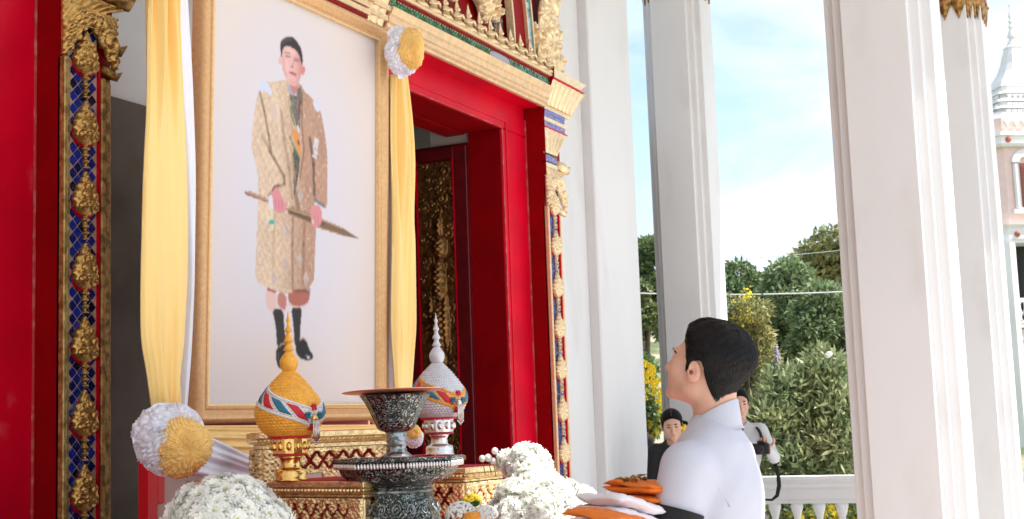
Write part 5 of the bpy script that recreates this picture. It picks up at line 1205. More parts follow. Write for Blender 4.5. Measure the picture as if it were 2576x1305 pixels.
def strands(S_, Rm, o, n, seed, T, mt, steps=6, step=.0085, rad=.00075):
    rr = np.random.default_rng(seed); D = S_.D; ax0 = np.array([S_.xs[0], S_.ys[0], S_.zs[0]], float); st = float(S_.xs[1]-S_.xs[0]); shp = np.array(D.shape)
    def samp(p):
        q = np.clip((p-ax0)/st, 1, shp-3); i = q.astype(int); f = q-i; r_ = 0
        for a in (0, 1):
            for b in (0, 1):
                for c in (0, 1): r_ = r_+D[i[:, 0]+a, i[:, 1]+b, i[:, 2]+c]*np.where(a, f[:, 0], 1-f[:, 0])*np.where(b, f[:, 1], 1-f[:, 1])*np.where(c, f[:, 2], 1-f[:, 2])
        return r_
    def grad(p):
        e = st; g = np.stack([samp(p+np.eye(3)[k]*e)-samp(p-np.eye(3)[k]*e) for k in range(3)], 1); return g/(np.linalg.norm(g, axis=1)[:, None]+1e-9)
    P0, F0 = S_.mesh(); ctr = P0[F0].mean(1); p = ctr[rr.integers(0, len(ctr), n)]+rr.normal(0, .001, (n, 3)); g = grad(p); k = (p @ np.array([0, 0, 1.]) > -.14); p = p[k]; n = len(p); pts = [p.copy()]; wob = rr.normal(0, .11, (n, 3))+.32*np.stack([np.sin(p[:, 0]*90+p[:, 1]*40), np.sin(p[:, 0]*75+p[:, 2]*60+1), np.sin(p[:, 1]*70-p[:, 2]*80)], 1)*.6; lift = rr.uniform(.0002, .0016, n)
    for s in range(steps):
        g = grad(p); b = np.clip((.01-p[:, 1])/.08, 0, 1)+np.clip((.06-p[:, 2])/.10, 0, 1)*.9
        d = np.stack([np.sign(p[:, 0])*.12*np.clip(p[:, 2]/.1, 0, 1), -1.0+.85*np.clip(b, 0, 1), .20*np.clip(p[:, 1]/.08, 0, 1)-1.15*np.clip(b, 0, 1.3)], 1)+wob; d -= g*(d*g).sum(1)[:, None]; d /= np.linalg.norm(d, axis=1)[:, None]+1e-9
        p = p+d*step; g = grad(p); p = p-g*(samp(p)-lift*(1+s*.25))[:, None]; pts.append(p.copy())
    Q = np.stack(pts, 1); m_ = steps+1; g = grad(Q.reshape(-1, 3)).reshape(n, m_, 3); t = np.gradient(Q, axis=1); t /= np.linalg.norm(t, axis=2)[..., None]+1e-9; sd_ = np.cross(t, g); w = rad*np.sin(np.linspace(.5, math.pi*.97, m_))[None, :, None]*rr.uniform(.7, 1.5, (n, 1, 1))
    A = Q+sd_*w; B = Q+g*w*1.2; C_ = Q-sd_*w; V = np.stack([A, B, C_], 2).reshape(-1, 3); V = V @ Rm.T+o; base = (np.arange(n)*m_*3)[:, None, None]; i = (np.arange(m_-1)*3)[None, :, None]; F1 = np.concatenate([base+i+np.array([[[0, 1, 4, 3]]]), base+i+np.array([[[1, 2, 5, 4]]])], 1).reshape(-1, 4)
    return tag(np_mesh('hair_strands', V, F1, mt, T), kind='stuff')
strands(S2, Hrot, Ho, 15000, 5, T, M['strand'])
# eyebrow and lips as small own pieces
eb = MB()
for s_ in (-1, 1):
    pts = [Hrot @ np.array([s_*x, y, z])+Ho for x, y, z in ((.014, .101, .028), (.030, .099, .033), (.045, .086, .030), (.052, .076, .025))]; eb.tube(pts, [.003, .0042, .0036, .001], 6)
eb.build('eyebrows', M['hair2'], T, smooth=True)
for s_ in (-1, 1):
    m_ = MB(); m_.cur = 0; c = Hrot @ np.array([s_*.032, .0862, .011])+Ho; m_.sph(c, .0115, 12, 8); m_.build('eye', M['eyewhite'], T, smooth=True)
# jacket
S3 = Sculpt(np.arange(-.36, .3601, .0055), np.arange(-.24, .40, .0055), np.arange(.80, 1.56, .0055))
S3.ell((0, -.005, 1.20), (.176, .128, .23), .05); S3.ell((0, -.028, 1.27), (.165, .105, .14), .05); S3.ell((0, -.01, 1.0), (.160, .122, .20), .06); S3.ell((0, 0, .88), (.175, .13, .14), .06)
S3.cap((-.162, .004, 1.335), (-.06, -.01, 1.372), .058, .060, .06); S3.cap((-.06, -.01, 1.372), (.155, -.012, 1.355), .060, None, .06)
S3.cap((-.06, -.018, 1.385), (.07, -.018, 1.385), .050, None, .07); S3.cap((0, -.022, 1.39), (0, -.014, 1.452), .080, .058, .05)
for s_ in (-1, 1):
    S3.cap(sh[s_], np.array(sh[s_])*.5+np.array(el[s_])*.5, .071, .064, .035); S3.cap(np.array(sh[s_])*.5+np.array(el[s_])*.5, el[s_], .060, .052, .02); S3.cap(el[s_], np.array(wr[s_])*.88+np.array(el[s_])*.12, .052, .040, .02)
# cloth folds: creases fanning out behind the left armpit, at the elbow and across the back
for a, b, r_ in (((-.172, -.128, 1.25), (-.205, -.100, 1.13), .008), ((.15, -.125, 1.27), (.18, -.10, 1.15), .006), ((-.215, -.075, 1.21), (-.190, -.09, 1.16), .004)):
    S3.cap(a, b, r_, r_*.5, .030, 'sub')
S3.cap((-.175, -.105, 1.235), (-.215, -.078, 1.30), .006, .003, .03)
S3.D += (.0016*np.sin(S3.X*23+S3.Z*31+1)*np.sin(S3.Z*17-S3.Y*26)+.0010*np.sin(S3.X*55-S3.Z*38)*np.sin(S3.Y*41+S3.Z*22)).astype(F32)
S3.cap((0, -.022, 1.445), (0, -.01, 1.60), .052, .054, .006, 'sub')
P, Fq = S3.mesh(); np_mesh('jacket', P, Fq, M['jacket'], T)
# shoulder seam and centre-back seam as fine raised piping
def seam(pts, r_=.0013): m_ = MB(); m_.tube(pts, r_, 5); m_.build('seam', M['jacket'], T, smooth=True)
# stand collar: tilted ring open at the front
n = 60; rings = []
for i in range(n):
    a = R(105)+R(330)*i/(n-1); ca_, sa_ = math.cos(a), math.sin(a)
    def rp__(r_, z, ty): return (r_*ca_, -.020+r_*1.02*sa_+ty*0, z-(.034 if z > 1.46 else .018)*sa_)
    rings.append([rp__(.079, 1.424, 0), rp__(.0755, 1.440, 0), rp__(.0685, 1.486, 0), rp__(.0670, 1.490, 0), rp__(.0645, 1.486, 0), rp__(.0680, 1.43, 0)])
MB().loft(rings).build('collar', M['jacket'], T, autos=50)
def sraf(pts): m_ = MB(); m_.tube(pts, .0016, 5); m_.build('collar_seam', M['jacket'], T, smooth=True)
sraf([((.0795)*math.cos(a), -.020+.081*math.sin(a), 1.4275-.018*math.sin(a)) for a in np.linspace(R(110), R(430), 50)])
# black armband on the left sleeve
p0, p1 = np.array(sh[-1]), np.array(el[-1]); q0, q1 = p0*.57+p1*.43, p0*.08+p1*.92; d = (p1-p0)/np.linalg.norm(p1-p0); mb = MB()
t_ = np.cross(d, (0, 1, 0)); t_ /= np.linalg.norm(t_); s2 = np.cross(d, t_); rings = []
for u, rr_ in ((0, .068), (0, .0765), (.5, .0755), (1, .072), (1, .060)):
    c_ = q0+(q1-q0)*u; rings.append([c_+rr_*(math.cos(a)*t_+math.sin(a)*s2) for a in np.linspace(0, 2*math.pi, 40, endpoint=False)])
mb.loft(rings, cap=False).build('armband', M['black'], T, autos=50)
# trousers, shoes
S4 = Sculpt(np.arange(-.22, .2201, .011), np.arange(-.18, .20, .011), np.arange(.04, .98, .011))
S4.ell((0, -.005, .90), (.165, .12, .12), .04)
for s_ in (-1, 1): S4.cap((s_*.09, 0, .85), (s_*.10, .01, .48), .088, .062, .03); S4.cap((s_*.10, .01, .48), (s_*.105, -.01, .08), .062, .052, .03)
P, Fq = S4.mesh(); np_mesh('trousers', P, Fq, M['jacket'], T)
for s_ in (-1, 1): m_ = MB(); m_.sph((s_*.105, .05, .045), (.045, .14, .045), 14, 8); m_.build('shoe', M['blackplastic'], T, smooth=True)

# ------------------------------------------------------------------ folded robes on a tray held in front of him
def folded(c, yaw, w, d, layers, th, mt, label, seed, group=None, sag=.0, tilt=(0, 0)):
    T = thing('folded_cloth', label, 'folded cloth', c, group, rot=(tilt[0], tilt[1], yaw)); r_ = np.random.default_rng(seed)
    for k in range(layers):
        ww, dd = w*(1-.03*r_.random()), d*(1-.04*r_.random()); ox, oy = r_.normal(0, .003, 2); n, q = 26, 22; A = np.zeros((q, n, 3)); B = np.zeros_like(A); ph = r_.uniform(0, 6, 4)
        for i, v in enumerate(np.linspace(-1, 1, q)):
            for j, u in enumerate(np.linspace(-1, 1, n)):
                e = (1-abs(u)**5)*(1-abs(v)**5); hh = th*.5*math.sqrt(max(e, 0))+.0004; wob = .006*math.sin(2.3*u+ph[0]+.4*k)+.005*math.sin(2.7*v+ph[1]+.3*k)+.0022*math.sin(9*u+5*v+ph[2])+.0012*math.sin(17*u-8*v+ph[3]+k); z = -(layers-1-k)*th*.96-th*.5+wob*(.4+.6*k/layers)+sag*(u*u*.5-.5*v*v)
                sx_ = u*ww/2*(1-.04*v*v)+ox; sy_ = v*dd/2*(1-.03*u*u)+oy; A[i, j] = (sx_, sy_, z+hh); B[i, j] = (sx_, sy_, z-hh)
        v_, f_ = solid(A, B); MB().add(v_, f_).build('fold_layer', M[mt], T, smooth=True)
    return T
rz = R(-38)
pa_ = onD(1536, 1288, 3.52); folded(pa_, R(-22), .20, .19, 4, .021, 'orange', 'saffron orange folded robe lowest in the stack the man holds', 1, 'folded robes held by the man', tilt=(R(4), R(5)))
pb_ = onD(1562, 1252, 3.62); folded(pb_, R(-26), .19, .19, 3, .032, 'whitecloth', 'white folded cloth between the two orange robes', 2, 'folded robes held by the man', tilt=(R(3), R(12)))
pc_ = onD(1640, 1212, 3.74); folded(pc_, R(-26), .21, .20, 3, .021, 'orange', 'orange folded robe on top of the stack next to the white sleeve', 3, 'folded robes held by the man', tilt=(R(2), R(9)))
g = MB(); kp = onD(1596, 1211, 3.70); r_ = np.random.default_rng(4)
for k in range(16):
    p = np.array([r_.normal(0, .022), r_.normal(0, .012), .004+abs(r_.normal(0, .003))]); e = p+np.array([r_.normal(0, .018), r_.normal(0, .012), r_.uniform(0, .01)]); g.tube([p, (p+e)/2+np.array([0, 0, .004]), e], [.003, .004, .0015], 6)
tag(g.build('knotted_cord', M['golddark'], None, smooth=True, loc=kp), 'small brown knotted cord lying on the top orange robe', 'cord')
tr_ = thing('tray', 'gold tray under the folded robes held by the man', 'tray', (3.66, 1.62, 1.13)); MB().lathe([(.001, 0), (.16, 0), (.19, .012), (.188, .016), (.155, .005), (.001, .005)], n=40).build('dish', M['brass'], tr_, smooth=True)

# ------------------------------------------------------------------ people in the background
def bystander(label, pos, face, H, skin, cloth, female, head_pitch=0, head_roll=0, arms=((-.22, .03), (.22, .03)), hands=None, head_turn=0):
    T = thing('person', label, 'person', pos, rot=(0, 0, face)); k_ = H/1.72; sc_ = k_
    hz = 1.585*k_; S_ = Sculpt(np.arange(-.34, .341, .0075), np.arange(-.16, .46, .0075), grade(((.10, 1.38*k_, .014), (1.38*k_, 1.76*k_, .0058))))
    Hr = rotm(head_pitch, head_roll, head_turn); Ho_ = np.array([0, .01, hz]); S_.frame(Ho_, Hr); head_sdf(S_, True, female); S_.frame((0, 0, 0), np.eye(3))
    sw = .150 if female else .175
    S_.cap((0, -.01, hz-.05), (0, -.025, 1.40*k_), .046 if female else .055, .05, .03); S_.ell((0, -.01, 1.20*k_), (sw*.85, .085, .2), .04); S_.cap((-sw*.85, -.015, 1.375*k_), (sw*.85, -.015, 1.375*k_), .04, None, .05); S_.ell((0, 0, .95*k_), (.13, .09, .14), .05)
    for s_ in (-1, 1): S_.cap((s_*.085, 0, .85*k_), (s_*.09, .01, .47*k_), .07, .05, .03); S_.cap((s_*.09, .01, .47*k_), (s_*.09, -.01, .12), .048, .034, .03)
    EL, WR = {}, {}
    for s_, (e_, w_) in zip((-1, 1), arms): EL[s_], WR[s_] = np.array(e_)*k_, np.array(w_)*k_; S_.cap((s_*sw, -.015, 1.36*k_), EL[s_], .04, .034, .02); S_.cap(EL[s_], WR[s_], .034, .022, .02)
    for s_ in (-1, 1):
        d = WR[s_]-EL[s_]; d /= np.linalg.norm(d); u = np.array([0, .3, -1.]) if abs(d[2]) < .8 else np.array([-s_*1., 0, 0]); u -= d*(u@d); u /= np.linalg.norm(u); S_.frame(WR[s_], np.stack([np.cross(d, u), d, u], 1)*k_); hand_sdf(S_, -s_, .5)
    P, Fq = S_.mesh(); np_mesh('body', P, Fq, M[skin], T)
    S3 = Sculpt(np.arange(-.34, .341, .010), np.arange(-.2, .42, .010), np.arange(.35 if female else .86, 1.5*k_, .010))
    S3.ell((0, -.01, 1.20*k_), (sw*.98, .108, .22), .05); S3.cap((-sw*.9, -.015, 1.375*k_), (sw*.9, -.015, 1.375*k_), .052, None, .05); S3.cap((0, -.02, 1.38*k_), (0, -.02, 1.43*k_), .075, .06, .04)
    S3.ell((0, 0, .95*k_), (.15, .115, .18), .06)
    if female: S3.cap((0, 0, .9*k_), (0, 0, .45), .15, .17, .05)
    for s_ in (-1, 1): S3.cap((s_*sw, -.015, 1.36*k_), EL[s_], .055, .047, .03); S3.cap(EL[s_], EL[s_]*.25+WR[s_]*.75, .047, .036, .02)
    S3.cap((0, .01, 1.43*k_), (0, .015, 1.60*k_), .052, .055, .005, 'sub'); P, Fq = S3.mesh(); np_mesh('dress' if female else 'shirt', P, Fq, M[cloth], T)
    if not female:
        S4 = Sculpt(np.arange(-.2, .21, .013), np.arange(-.16, .17, .013), np.arange(.05, .98, .013)); S4.ell((0, 0, .9*k_), (.155, .12, .1), .04)
        for s_ in (-1, 1): S4.cap((s_*.088, 0, .83*k_), (s_*.095, .01, .47*k_), .082, .06, .03); S4.cap((s_*.095, .01, .47*k_), (s_*.095, -.01, .1), .06, .05, .02)
        P, Fq = S4.mesh(); np_mesh('trousers', P, Fq, M['black'], T)
    for s_ in (-1, 1): m_ = MB(); m_.sph((s_*.09, .045, .04), (.04, .13, .04), 12, 7); m_.build('shoe', M['blackplastic'], T, smooth=True)
    Sh = Sculpt(np.arange(-.10, .101, .0045), np.arange(-.13, .125, .0045), np.arange(-.12, .16, .0045)); Sh.ell((0, -.018, .045), (.077, .097, .084), .01); Sh.ell((0, .030, -.005), (.066, .068, .086), .03)
    ol = [(.082, .085), (.066, .062), (.048, .048), (.036, .015), (.026, -.008), (.012, -.004), (-.01, .012), (-.02, -.02), (-.045, -.07), (-.08, -.09), (-.16, -.05), (-.16, .2), (.12, .2), (.1, .125)]
    if female: ol[0] = (.088, .092)
    A = Sh.D-(.008+.005*np.clip(Sh.Z/.05, 0, 1)); B = hair_poly(ol, Sh.Y, Sh.Z).astype(F32)+0*Sh.X; Sh.D = np.maximum(A, B).astype(F32); P, Fq = Sh.mesh(); P = P @ Hr.T+Ho_; np_mesh('hair', P, Fq, M['hair2'], T)
    for s_ in (-1, 1):
        c = Hr @ np.array([s_*.032, .0905, .010])+Ho_; m_ = MB(); m_.sph(c+Hr @ np.array([0, .004, 0]), (.0125, .007, .0050), 8, 6); m_.build('eye', M['eye'], T, smooth=True)
        m_ = MB(); m_.tube([Hr @ np.array([s_*x, y, z])+Ho_ for x, y, z in ((.014, .101, .030), (.030, .099, .034), (.048, .086, .029))], [.0025, .0042, .0015], 5); m_.build('eyebrow', M['hair2'], T, smooth=True)
    m_ = MB(); m_.tube([Hr @ np.array(q)+Ho_ for q in ((-.022, .0935, -.058), (-.010, .1015, -.0575), (0, .1025, -.0590), (.010, .1015, -.0575), (.022, .0935, -.058))], [.001, .0045, .0055, .0045, .001], 6); m_.build('lips', M['lips'], T, smooth=True)
    return T, Hr, Ho_
down = (( -.20, -.02, 1.08), (-.19, .06, .82)), ((.20, -.02, 1.08), (.19, .06, .82))
pw = onD(1690, 1064, 11.0); face_w = math.atan2(-pw[0], pw[1])*1.0   # facing the viewer: local +y towards the eye
def face_to(p, off=0): return math.atan2(EYE[1]-p[1], EYE[0]-p[0])-math.pi/2+off
Tw, Hr, Ho_ = bystander('smiling woman in black with centre-parted black hair and a yellow flower by her ponytail', (pw[0], pw[1], pw[2]-1.585*1.54/1.72-.02), face_to(pw, R(8)), 1.54, 'skin3', 'black', True, R(-12), R(3), arms=down, head_turn=R(-6))
m_ = MB(); m_.tube([Hr @ np.array(q)+Ho_ for q in ((-.075, -.06, .01), (-.105, -.035, .0), (-.122, -.02, -.04), (-.112, -.02, -.09))], [.024, .03, .026, .008], 10); m_.build('ponytail', M['hair2'], Tw, smooth=True)
m_ = MB(); r_ = np.random.default_rng(1); c = Hr @ np.array([-.086, .0, -.04])+Ho_
for k in range(14): e = c+np.array([-.006+r_.normal(0, .012), .02+r_.normal(0, .008), r_.normal(0, .03)]); m_.sph(e, (.017, .008, .017), 6, 4)
m_.build('yellow_hair_flower', M['yflower'], Tw, smooth=True)
m_ = MB(); m_.tube([Hr @ np.array(q)+Ho_ for q in ((0, .086, .098), (0, .060, .132), (0, .02, .1465))], [.0006, .0007, .0004], 5); m_.build('hair_parting', M['skin2'], Tw, smooth=True)
pm_ = onD(1858, 1016, 11.3); armc = ((-.27, .04, 1.14), (-.235, .24, 1.225)), ((.24, .06, 1.12), (.14, .26, 1.20))
Tm, Hr, Ho_ = bystander('photographer in a pale grey shirt holding a black camera, behind the uniformed man', (pm_[0], pm_[1], pm_[2]-1.585*1.715/1.72), face_to(pm_, R(-6)), 1.715, 'skin3', 'shirt', False, R(-6), 0, arms=armc, head_turn=R(18))
m_ = MB()
m_.tube([(-.12, -.02, 1.42), (-.17, .09, 1.35), (-.21, .22, 1.24)], [.014, .014, .014], 6, .4); m_.tube([(.07, .0, 1.40), (.03, .13, 1.33), (-.08, .26, 1.22)], [.008]*3, 6, .4); m_.build('camera_strap', M['black'], Tm, smooth=True)
m_ = MB(); m_.tube([(-.05, .03, 1.385), (0, .095, 1.33), (.05, .03, 1.385)], [.010]*3, 6); m_.sph((0, .04, 1.375), (.045, .05, .03), 10, 6); m_.build('black_collar', M['black'], Tm, smooth=True)
ct = thing('camera', 'black camera with lens held by the photographer in the pale shirt', 'camera', Tm.matrix_basis @ Vector((-.195, .33, 1.215)), rot=(0, 0, face_to(pm_, R(-6))))
m_ = MB(); m_.bbox(-.07, .07, -.03, .03, -.045, .045, .008); m_.bbox(-.028, .028, -.028, .03, .045, .068, .006); m_.build('camera_body', M['blackplastic'], ct)
m_ = MB(); pts = [(0, .03, 0), (0, .06, 0), (0, .10, 0), (0, .125, 0)]; m_.tube(pts, [.034, .036, .034, .038], 20); m_.build('lens_barrel', M['blackplastic'], ct, smooth=True)
m_ = MB(); m_.tube([(0, .124, 0), (0, .128, 0)], [.030, .028], 20); m_.build('lens_glass', M['glass'], ct)
m_ = MB(); ss = onD(1950, 1150, 3.9); P_ = [onD(x, y, 11.2) for x, y in ((1948, 1150), (1958, 1195), (1960, 1220), (1955, 1245), (1942, 1256), (1920, 1255))]; c0 = P_[0]; m_.tube([p-c0 for p in P_], [.012, .016, .018, .016, .010, .008], 8, .35)
tag(m_.build('camera_bag_strap', M['black'], None, smooth=True, loc=c0), 'hanging black bag strap looping in front of the white balustrade rail', 'strap')
pb2 = onD(1590, 1040, 13.2); T5, _, _ = bystander('person in black mostly hidden behind the white corner pier', (pb2[0], pb2[1], pb2[2]-1.64), face_to(pb2, R(30)), 1.74, 'skin2', 'black', False, R(-5), 0, arms=down)
# ------------------------------------------------------------------ trees, shrubs, flowers
def leaf_cloud(mb, lobes, n, size, seed, aspect=2.0, shell=.45, droop=0, gap=None, twist=.8):
    r = np.random.default_rng(seed); vol = np.array([l[1][0]*l[1][1] for l in lobes]); pk = r.choice(len(lobes), n, p=vol/vol.sum()); c = np.array([l[0] for l in lobes])[pk]; ra = np.array([l[1] for l in lobes])[pk]
    d = r.normal(size=(n, 3)); d /= np.linalg.norm(d, axis=1)[:, None]; rad = 1-shell*r.random(n)**1.6; p = c+d*ra*rad[:, None]+r.normal(0, .03, (n, 3))*ra
    if gap is not None:
        ph = gap; f = np.sin(p[:, 0]*ph+1)*np.sin(p[:, 1]*ph*1.1+2)*np.sin(p[:, 2]*ph*1.3+.5); k = f < .30; p, d = p[k], d[k]; n = len(p)
    t = d*.5+r.normal(0, twist, (n, 3)); t[:, 2] -= droop; t /= np.linalg.norm(t, axis=1)[:, None]; u = np.cross(t, r.normal(size=(n, 3))); u /= np.linalg.norm(u, axis=1)[:, None]
    s = size*(.6+.8*r.random(n))[:, None]; w = s/aspect
    V = np.stack([p, p+t*s*.45+u*w*.5, p+t*s, p+t*s*.45-u*w*.5], 1).reshape(-1, 3); base = mb.n; mb.v.append(V); mb.n += len(V); q = np.arange(n)*4+base; mb.f += list(zip(q.tolist(), (q+1).tolist(), (q+2).tolist(), (q+3).tolist())); mb.mi += [0]*n
def lobes_for(c, R_, n, seed, rs=(.28, .5), flat=.8):
    r = np.random.default_rng(seed); L_ = []
    for k in range(n):
        d = r.normal(size=3); d /= np.linalg.norm(d); q = r.uniform(*rs)*R_[0]; p = np.array(c)+d*np.array(R_)*r.uniform(.35, .85); L_.append((p, (q, q, q*flat)))
    return L_
def tree(name, label, c, R_, mt, n, size, seed, base=-.6, lobes=16, group=None, aspect=2.0, gap=None, trunk=.16, cat='tree', rs=(.28, .5), droop=.2, limbs=7, shell=.45):
    c = np.array(c, float); T = thing(name, label, cat, (c[0], c[1], base), group); o = np.array([c[0], c[1], base]); L_ = lobes_for(c-o, R_, lobes, seed, rs); m_ = MB(); leaf_cloud(m_, L_, n, size, seed, aspect, shell, droop, gap)
    m_.build('crown', M[mt], T); t = MB(); r = np.random.default_rng(seed+1); top = c-o+np.array([0, 0, -R_[2]*.2]); t.tube([(0, 0, 0), top*.35+np.array([.05, .04, 0])*R_[0], top*.7, top], [trunk, trunk*.8, trunk*.6, trunk*.35], 8)
    for k in range(limbs):
        e = L_[k % len(L_)][0]; s0 = top*r.uniform(.4, .9); t.tube([s0, (s0+e)/2+r.normal(0, .08, 3)*R_[0], e], [trunk*.42, trunk*.28, trunk*.08], 6)
    t.build('trunk', M['bark'], T, smooth=True); return T
G1 = 'trees on the slope beyond the balustrade'
def at(x, y, D): return onD(x, y, D)
tr = [  # label, px, py of crown centre, depth, radius px, material, leaves, size
 ('tree', 'broad dark green tree right behind the man\'s head, below the cable', 1985, 790, 30, (150, 150), 'leafdark', 24000, .13, None),
 ('tree', 'dark green tree left of the gap behind the largest column', 2090, 830, 27, (120, 135), 'leafdark', 20000, .12, None),
 ('tree', 'feathery green tree standing tallest between the two nearer columns at left', 1612, 745, 30, (85, 175), 'leafmid', 15000, .13, 1.5),
 ('tree', 'pale open-crowned tree rising against the sky by the largest column', 2110, 645, 44, (105, 85), 'leafpale', 8000, .22, 1.3),
 ('tree', 'mid green tree whose top meets the sky right of the slim column', 1885, 765, 34, (110, 120), 'leafmid', 17000, .14, None),
 ('tree', 'rounded green tree behind the slim white column', 1730, 800, 32, (120, 130), 'leafdark', 8000, .17, None),
 ('tree', 'low green tree under the tall feathery one beside the corner pier', 1560, 930, 24, (90, 120), 'leafmid', 7000, .13, None),
 ('tree', 'tree behind the largest column', 2290, 780, 36, (160, 170), 'leafdark', 7000, .2, None),
 ('tree', 'tree far right behind the columns', 2480, 860, 60, (110, 120), 'leafmid', 6000, .25, None),
 ('tree', 'tree left of the pier hidden by the temple wall', 1430, 820, 34, (120, 150), 'leafdark', 4000, .2, None)]
for i, (nm, lb, x, y, D, (rx, rz_), mt, n, sz, gap) in enumerate(tr):
    c = at(x, y, D); a, b = rx*D/3400, rz_*D/3400
    tree(nm, lb, c, (a, a*.9, b), mt, n, sz, 40+i, lobes=20, group=G1, gap=gap, trunk=.2)
# slope under the trees
g = MB(); xs = np.linspace(16, 130, 24); ys = np.linspace(-30, 90, 26); A = np.zeros((24, 26, 3))
for i, x in enumerate(xs):
    for j, y in enumerate(ys): A[i, j] = (x, y, -.72+max(0, x-18)*.035+max(0, y+4-.0*x)*max(0, x-22)*.0018+.25*math.sin(x*.35+y*.2))
g.grid(A); tag(g.build('hill_slope', M['grass'], smooth=True), kind='structure')
# wispy shrub with yellow sprays
c = at(1868, 880, 19); T = tree('shrub', 'wispy yellow-green shrub with small yellow blossoms right beside the slim white column', c, (60*19/3400, .35, 170*19/3400), 'leafpale', 9000, .085, 61, lobes=16, trunk=.05, cat='shrub', aspect=3.2, rs=(.5, .8))
m_ = MB(); o = np.array([c[0], c[1], -.6]); leaf_cloud(m_, [(at(1866, 765, 18.8)-o, (.12, .12, .16)), (at(1880, 740, 18.8)-o, (.1, .1, .12)), (at(1875, 800, 18.8)-o, (.16, .16, .18))], 130, .045, 3, 1.3, .9); m_.build('blossom', M['yflower'], T)
# big-leafed bush
c = at(2020, 1060, 15.5); o = np.array([c[0], c[1], -.6]); T = thing('bush', 'large bush of long yellow-green leaves with dark forked stems above the balustrade', 'bush', o)
m_ = MB(); LB = []
for (x, y, r_, D) in ((1990, 1000, 75, 15.5), (2080, 960, 75, 15.5), (2120, 1040, 80, 15.2), (1950, 1070, 60, 15.2), (2030, 1080, 85, 15.4), (2100, 1130, 80, 15), (1920, 1130, 55, 15), (2010, 1170, 70, 15), (1960, 960, 40, 15.8), (2180, 1000, 90, 15.6), (2060, 910, 40, 15.8), (1890, 1050, 45, 15.6), (1860, 1150, 60, 15.4)):
    q = r_*D/3400; LB.append((at(x, y, D)-o, (q, q*.9, q)))
leaf_cloud(m_, LB, 20000, .118, 5, 3.8, .6, -.2, twist=.6); m_.build('crown', M['leafbush'], T)
t = MB()
for (pts, w) in ((((1985, 1300), (1992, 1200), (2010, 1165), (2045, 1110)), .03), (((1992, 1205), (2005, 1150), (2060, 1100), (2110, 1060)), .022), (((1940, 1300), (1950, 1210), (1975, 1150), (1985, 1090)), .025), (((2000, 1180), (1960, 1120), (1930, 1080)), .018), (((2090, 1300), (2085, 1200), (2110, 1120), (2150, 1050)), .025)):
    t.tube([at(x, y, 14.9)-o for x, y in pts], [w, w*.85, w*.6, w*.35][:len(pts)], 7)
t.build('stem', M['bark'], T, smooth=True)
m_ = MB(); p = at(1955, 900, 15.8)-o
for k in range(60): a = RNG.uniform(0, 6.3); h = RNG.uniform(-.16, .16); q = .035*(1-abs(h)/.2); m_.sph(p+np.array([math.cos(a)*q, math.sin(a)*q, h]), .012, 5, 3)
m_.tube([p+np.array([0, 0, .12]), p-np.array([0, 0, .35])], .006, 5); m_.build('lilac_flower_spike', M['lilacbl'], T, smooth=True)
m_ = MB(); 
for (x, y) in ((2082, 893), (2086, 889)): m_.sph(at(x, y, 14.9)-o, (.04, .04, .03), 7, 5)
m_.build('white_blossom', M['flower'], T, smooth=True)
# yellow-flowered bushes
def ybush(x, y, D, rx, rz_, label, nf, seed):
    c = at(x, y, D); a, b = rx*D/3400, rz_*D/3400; T = tree('flowering_bush', label, c, (a, a, b), 'leafdark', 3600, .075, seed, lobes=12, group='yellow flowering bushes', trunk=.04, cat='bush', rs=(.45, .7))
    r = np.random.default_rng(seed); o = np.array([c[0], c[1], -.6]); m_ = MB(); cv = (EYE-c)/np.linalg.norm(EYE-c)
    for k in range(nf):
        d = r.normal(size=3); d /= np.linalg.norm(d)
        if d@cv < -.3: continue
        p = c-o+d*np.array([a, a, b])*r.uniform(.85, 1.12)
        for q in range(5):
            an = q*1.2566+r.uniform(0, .3); t1 = np.cross(cv, (0, 0, 1)); t2 = np.cross(t1, cv); e = t1*math.cos(an)+t2*math.sin(an); s = np.cross(e, cv); L_ = .034
            m_.add([p, p+e*L_*.6+s*L_*.4, p+e*L_+cv*.006, p+e*L_*.6-s*L_*.4], [(0, 1, 2, 3)])
    m_.build('blossom', M['yflower'], T); return T
ybush(1622, 1010, 14.0, 46, 95, 'bush covered in yellow flowers in the gap right of the corner pier', 300, 71)
ybush(2000, 1290, 14.0, 60, 34, 'low yellow-flowered bush behind the balusters near the uniformed man', 160, 72)
ybush(2105, 1290, 14.2, 50, 32, 'low yellow-flowered bush behind the balusters by the largest column', 140, 73)
# cables
def cable(a, b, rad, lab):
    p, q = np.array(a), np.array(b); m_ = MB(); m_.tube([p-p+(q-p)*t-np.array([0, 0, .25*t*(1-t)]) for t in np.linspace(0, 1, 16)], rad, 6); tag(m_.build('overhead_cable', M['wire'], None, smooth=True, loc=p), lab, 'cable')
cable(at(1500, 732, 22), at(2200, 728, 22.5), .012, 'pale overhead cable crossing in front of the dark trees')
cable(at(1780, 655, 40), at(2200, 620, 40), .010, 'thin upper cable crossing the sky above the trees')

